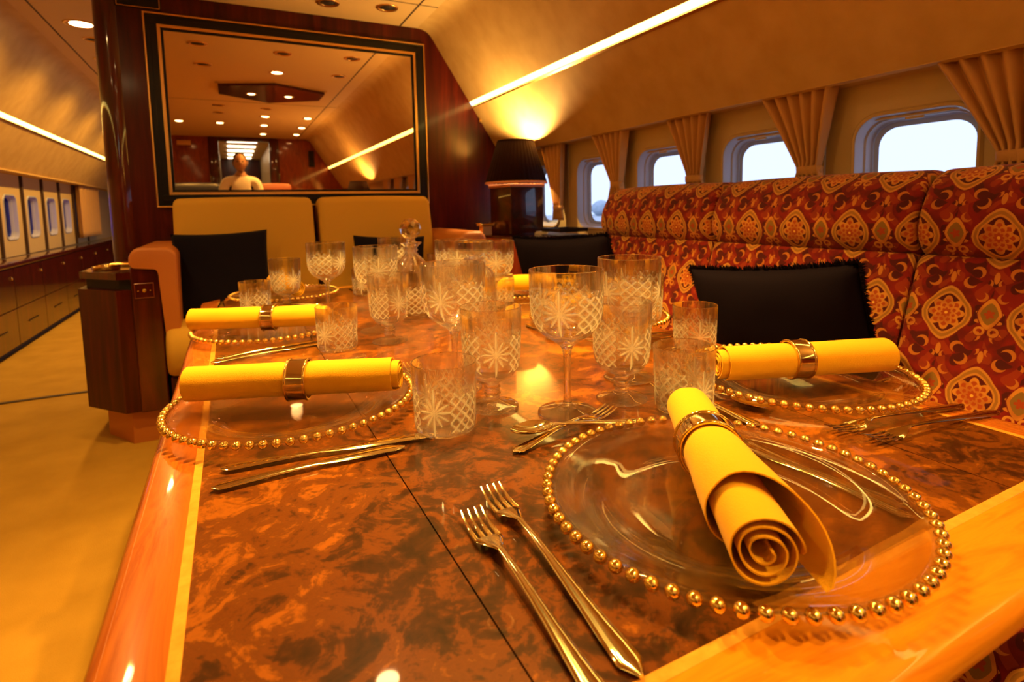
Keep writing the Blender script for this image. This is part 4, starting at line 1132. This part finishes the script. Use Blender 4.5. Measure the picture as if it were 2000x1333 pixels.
# ------------------------------------------------------------------ aft things that the mirror shows
def seat_thing(x, y, w, zt, m, label):
    t = thing('high_back_seat', (x, y, 0), label, 'seat')
    bp = rounded([(-.02, .45), (.07, zt - .06), (.11, zt), (.20, zt - .01), (.22, zt - .1), (.16, .40)], .04)
    cushion_extrude('backrest', [(-p[0], p[1]) for p in bp], -w / 2, w / 2, m, t, .04, .01, axis='x')
    sp = rounded([(-.02, .30), (-.02, .46), (.48, .48), (.52, .40), (.50, .30)], .04)
    cushion_extrude('seat', sp, -w / 2, w / 2, m, t, .03, axis='x')
    MB().box((-w / 2 + .05, -.02, 0), (w / 2 - .05, .42, .30), .02).build('base', MT['mahogany'], t)
    return t
seat_thing(-.38, -1.15, .58, 1.40, MT['navy_leather'], 'navy high-back seat in the lower left of the mirror')
seat_thing(.56, -1.55, .50, 1.41, MT['rose_leather'], 'rose high-back seat in the lower middle of the mirror')
st2 = thing('side_table', (1.50, -.36, 0), 'small dark side table behind the sofa, out of frame', 'side table')
MB().box((-.22, -.22, .80), (.22, .22, .83), .006).build('top', MT['mahogany_gloss'], st2)
for sx in (-.19, .19):
    for sy in (-.19, .19): MB().box((sx - .02, sy - .02, 0), (sx + .02, sy + .02, .80), .003).build('leg', MT['mahogany_gloss'], st2)
lamp(1.50, -.36, .83, 'table lamp behind the sofa, its glow seen in the mirror', 40)

# the person who stands behind the camera (seen in the mirror)
def person(x, y, label):
    joints = {'pel': (0, 0, .92), 'wai': (0, 0, 1.06), 'che': (0, .01, 1.26), 'shc': (0, 0, 1.40), 'nek': (0, .01, 1.47), 'hb': (0, .02, 1.53),
              'lsh': (-.17, 0, 1.39), 'lel': (-.23, .02, 1.13), 'lwr': (-.16, .22, 1.02), 'rsh': (.17, 0, 1.39), 'rel': (.23, .02, 1.13), 'rwr': (.16, .22, 1.02),
              'lhi': (-.09, 0, .88), 'lkn': (-.10, .02, .50), 'lan': (-.10, -.02, .09), 'lto': (-.11, .13, .035), 'rhi': (.09, 0, .88), 'rkn': (.10, .02, .50), 'ran': (.10, -.02, .09), 'rto': (.11, .13, .035)}
    rad = {'pel': .13, 'wai': .12, 'che': .135, 'shc': .10, 'nek': .055, 'hb': .05, 'lsh': .07, 'rsh': .07, 'lel': .045, 'rel': .045, 'lwr': .03, 'rwr': .03,
           'lhi': .095, 'rhi': .095, 'lkn': .062, 'rkn': .062, 'lan': .042, 'ran': .042, 'lto': .035, 'rto': .035}
    edges = [('pel', 'wai'), ('wai', 'che'), ('che', 'shc'), ('shc', 'nek'), ('nek', 'hb'), ('shc', 'lsh'), ('lsh', 'lel'), ('lel', 'lwr'), ('shc', 'rsh'), ('rsh', 'rel'), ('rel', 'rwr'),
             ('pel', 'lhi'), ('lhi', 'lkn'), ('lkn', 'lan'), ('lan', 'lto'), ('pel', 'rhi'), ('rhi', 'rkn'), ('rkn', 'ran'), ('ran', 'rto')]
    for sd, sx in (('l', -1), ('r', 1)):
        w = Vector(joints[sd + 'wr']); pm = w + Vector((-sx * .03, .075, .005)); joints[sd + 'pm'] = tuple(pm); rad[sd + 'pm'] = .028; edges.append((sd + 'wr', sd + 'pm'))
        for i in range(4):
            b = pm + Vector((sx * (-.024 + .016 * i), .035, 0)); c = b + Vector((0, .032, -.012)); d = c + Vector((0, .016, -.024))
            for nm, q, rr in (('a', b, .009), ('b', c, .008), ('c', d, .007)): joints['%s%s%d' % (sd, nm, i)] = tuple(q); rad['%s%s%d' % (sd, nm, i)] = rr
            edges += [(sd + 'pm', '%sa%d' % (sd, i)), ('%sa%d' % (sd, i), '%sb%d' % (sd, i)), ('%sb%d' % (sd, i), '%sc%d' % (sd, i))]
        b = w + Vector((-sx * .045, .045, .005)); c = b + Vector((-sx * .018, .03, 0))
        joints[sd + 't0'] = tuple(b); joints[sd + 't1'] = tuple(c); rad[sd + 't0'] = .010; rad[sd + 't1'] = .008; edges += [(sd + 'wr', sd + 't0'), (sd + 't0', sd + 't1')]
    keys = list(joints); idx = {k: i for i, k in enumerate(keys)}
    me = bpy.data.meshes.new('skeleton'); me.from_pydata([joints[k] for k in keys], [(idx[a], idx[b]) for a, b in edges], [])
    tmp = bpy.data.objects.new('skeleton', me); COL.objects.link(tmp)
    tmp.modifiers.new('skin', 'SKIN'); sd = tmp.modifiers.new('sub', 'SUBSURF'); sd.levels = 2; sd.render_levels = 2
    for i, k in enumerate(keys):
        sv = me.skin_vertices[0].data[i]; sv.radius = (rad[k], rad[k] * (.72 if k in ('pel', 'wai', 'che', 'shc') else 1)); sv.use_root = (k == 'pel')
    dg = bpy.context.evaluated_depsgraph_get(); body = bpy.data.meshes.new_from_object(tmp.evaluated_get(dg)); bpy.data.objects.remove(tmp)
    # head: shaped ellipsoid with nose, brow and chin, merged in the same mesh
    mb = MB()
    def hd(u, v):
        a = 2 * PI * u; p = PI * v; d = Vector((math.sin(p) * math.cos(a), math.sin(p) * math.sin(a), math.cos(p)))
        r = Vector((.074 * d.x * (1 - .12 * max(0, -d.z)), .094 * d.y, .115 * d.z)); 
        if d.y > .3 and abs(d.x) < .2: r.y += .020 * max(0, 1 - abs(d.x) / .14) * max(0, 1 - abs(d.z + .12) / .22)
        if d.y > .4: r.y -= .008 * math.exp(-((abs(d.x) - .38) ** 2 + (d.z - .08) ** 2) / .02)
        return tuple(r + Vector((0, .03, 1.615)))
    mb.grid(28, 20, hd, True)
    for sx in (-1, 1): mb.loft([((sx * .074, .02, 1.58), (0, .012, 0), (.006, 0, 0)), ((sx * .080, .015, 1.61), (0, .020, 0), (.008, 0, 0)), ((sx * .078, .012, 1.64), (0, .014, 0), (.006, 0, 0))], 8)
    bv = [tuple(v.co) for v in body.vertices]; bf = [tuple(p.vertices) for p in body.polygons]
    mm = MB().add(bv, bf); mm.add(mb.v, mb.f)
    o = mm.build('person', MT['skin'], None, True); me2 = o.data
    me2.materials.append(MT['white']); me2.materials.append(MT['trouser'])
    for p in me2.polygons:
        c = p.center
        p.material_index = 2 if c.z < .93 and abs(c.x) < .20 and not (c.y > .1 and c.z > .7) else (1 if c.z < 1.455 and (c.y < .19) else 0)
    hair = MB().grid(28, 12, lambda u, v: (lambda a, p: (.081 * math.sin(p) * math.cos(a), .022 + .098 * math.sin(p) * math.sin(a) * (1 if math.sin(a) < 0 else .86), 1.622 + .122 * math.cos(p)))(2 * PI * u, PI * (.0 + .52 * v) + (.55 * v if math.sin(2 * PI * u) < .35 else -.12 * v)), True).build('hair', MT['hair'], o, True)
    for sx in (-1, 1):
        e = MB().lathe([(.0, -.009), (.007, -.006), (.009, 0), (.007, .006), (0, .009)], 10).build('eye', MT['black'], o, True); e.location = (sx * .028, .108, 1.625)
    m = MB().box((-.022, .112, 1.556), (.022, .119, 1.562), .002).build('mouth', MT['rose_leather'], o)
    o.location = (x, y, 0); return tag(o, label, 'person')
person(.14, -.62, 'person in a white shirt standing behind the table, seen in the mirror')

# ------------------------------------------------------------------ outside
gr = MB().box((20, -160, -3.2), (300, 200, -3.0)).build('ground', MT['ground']); struct(gr, 'pale hazed airfield apron outside the windows')
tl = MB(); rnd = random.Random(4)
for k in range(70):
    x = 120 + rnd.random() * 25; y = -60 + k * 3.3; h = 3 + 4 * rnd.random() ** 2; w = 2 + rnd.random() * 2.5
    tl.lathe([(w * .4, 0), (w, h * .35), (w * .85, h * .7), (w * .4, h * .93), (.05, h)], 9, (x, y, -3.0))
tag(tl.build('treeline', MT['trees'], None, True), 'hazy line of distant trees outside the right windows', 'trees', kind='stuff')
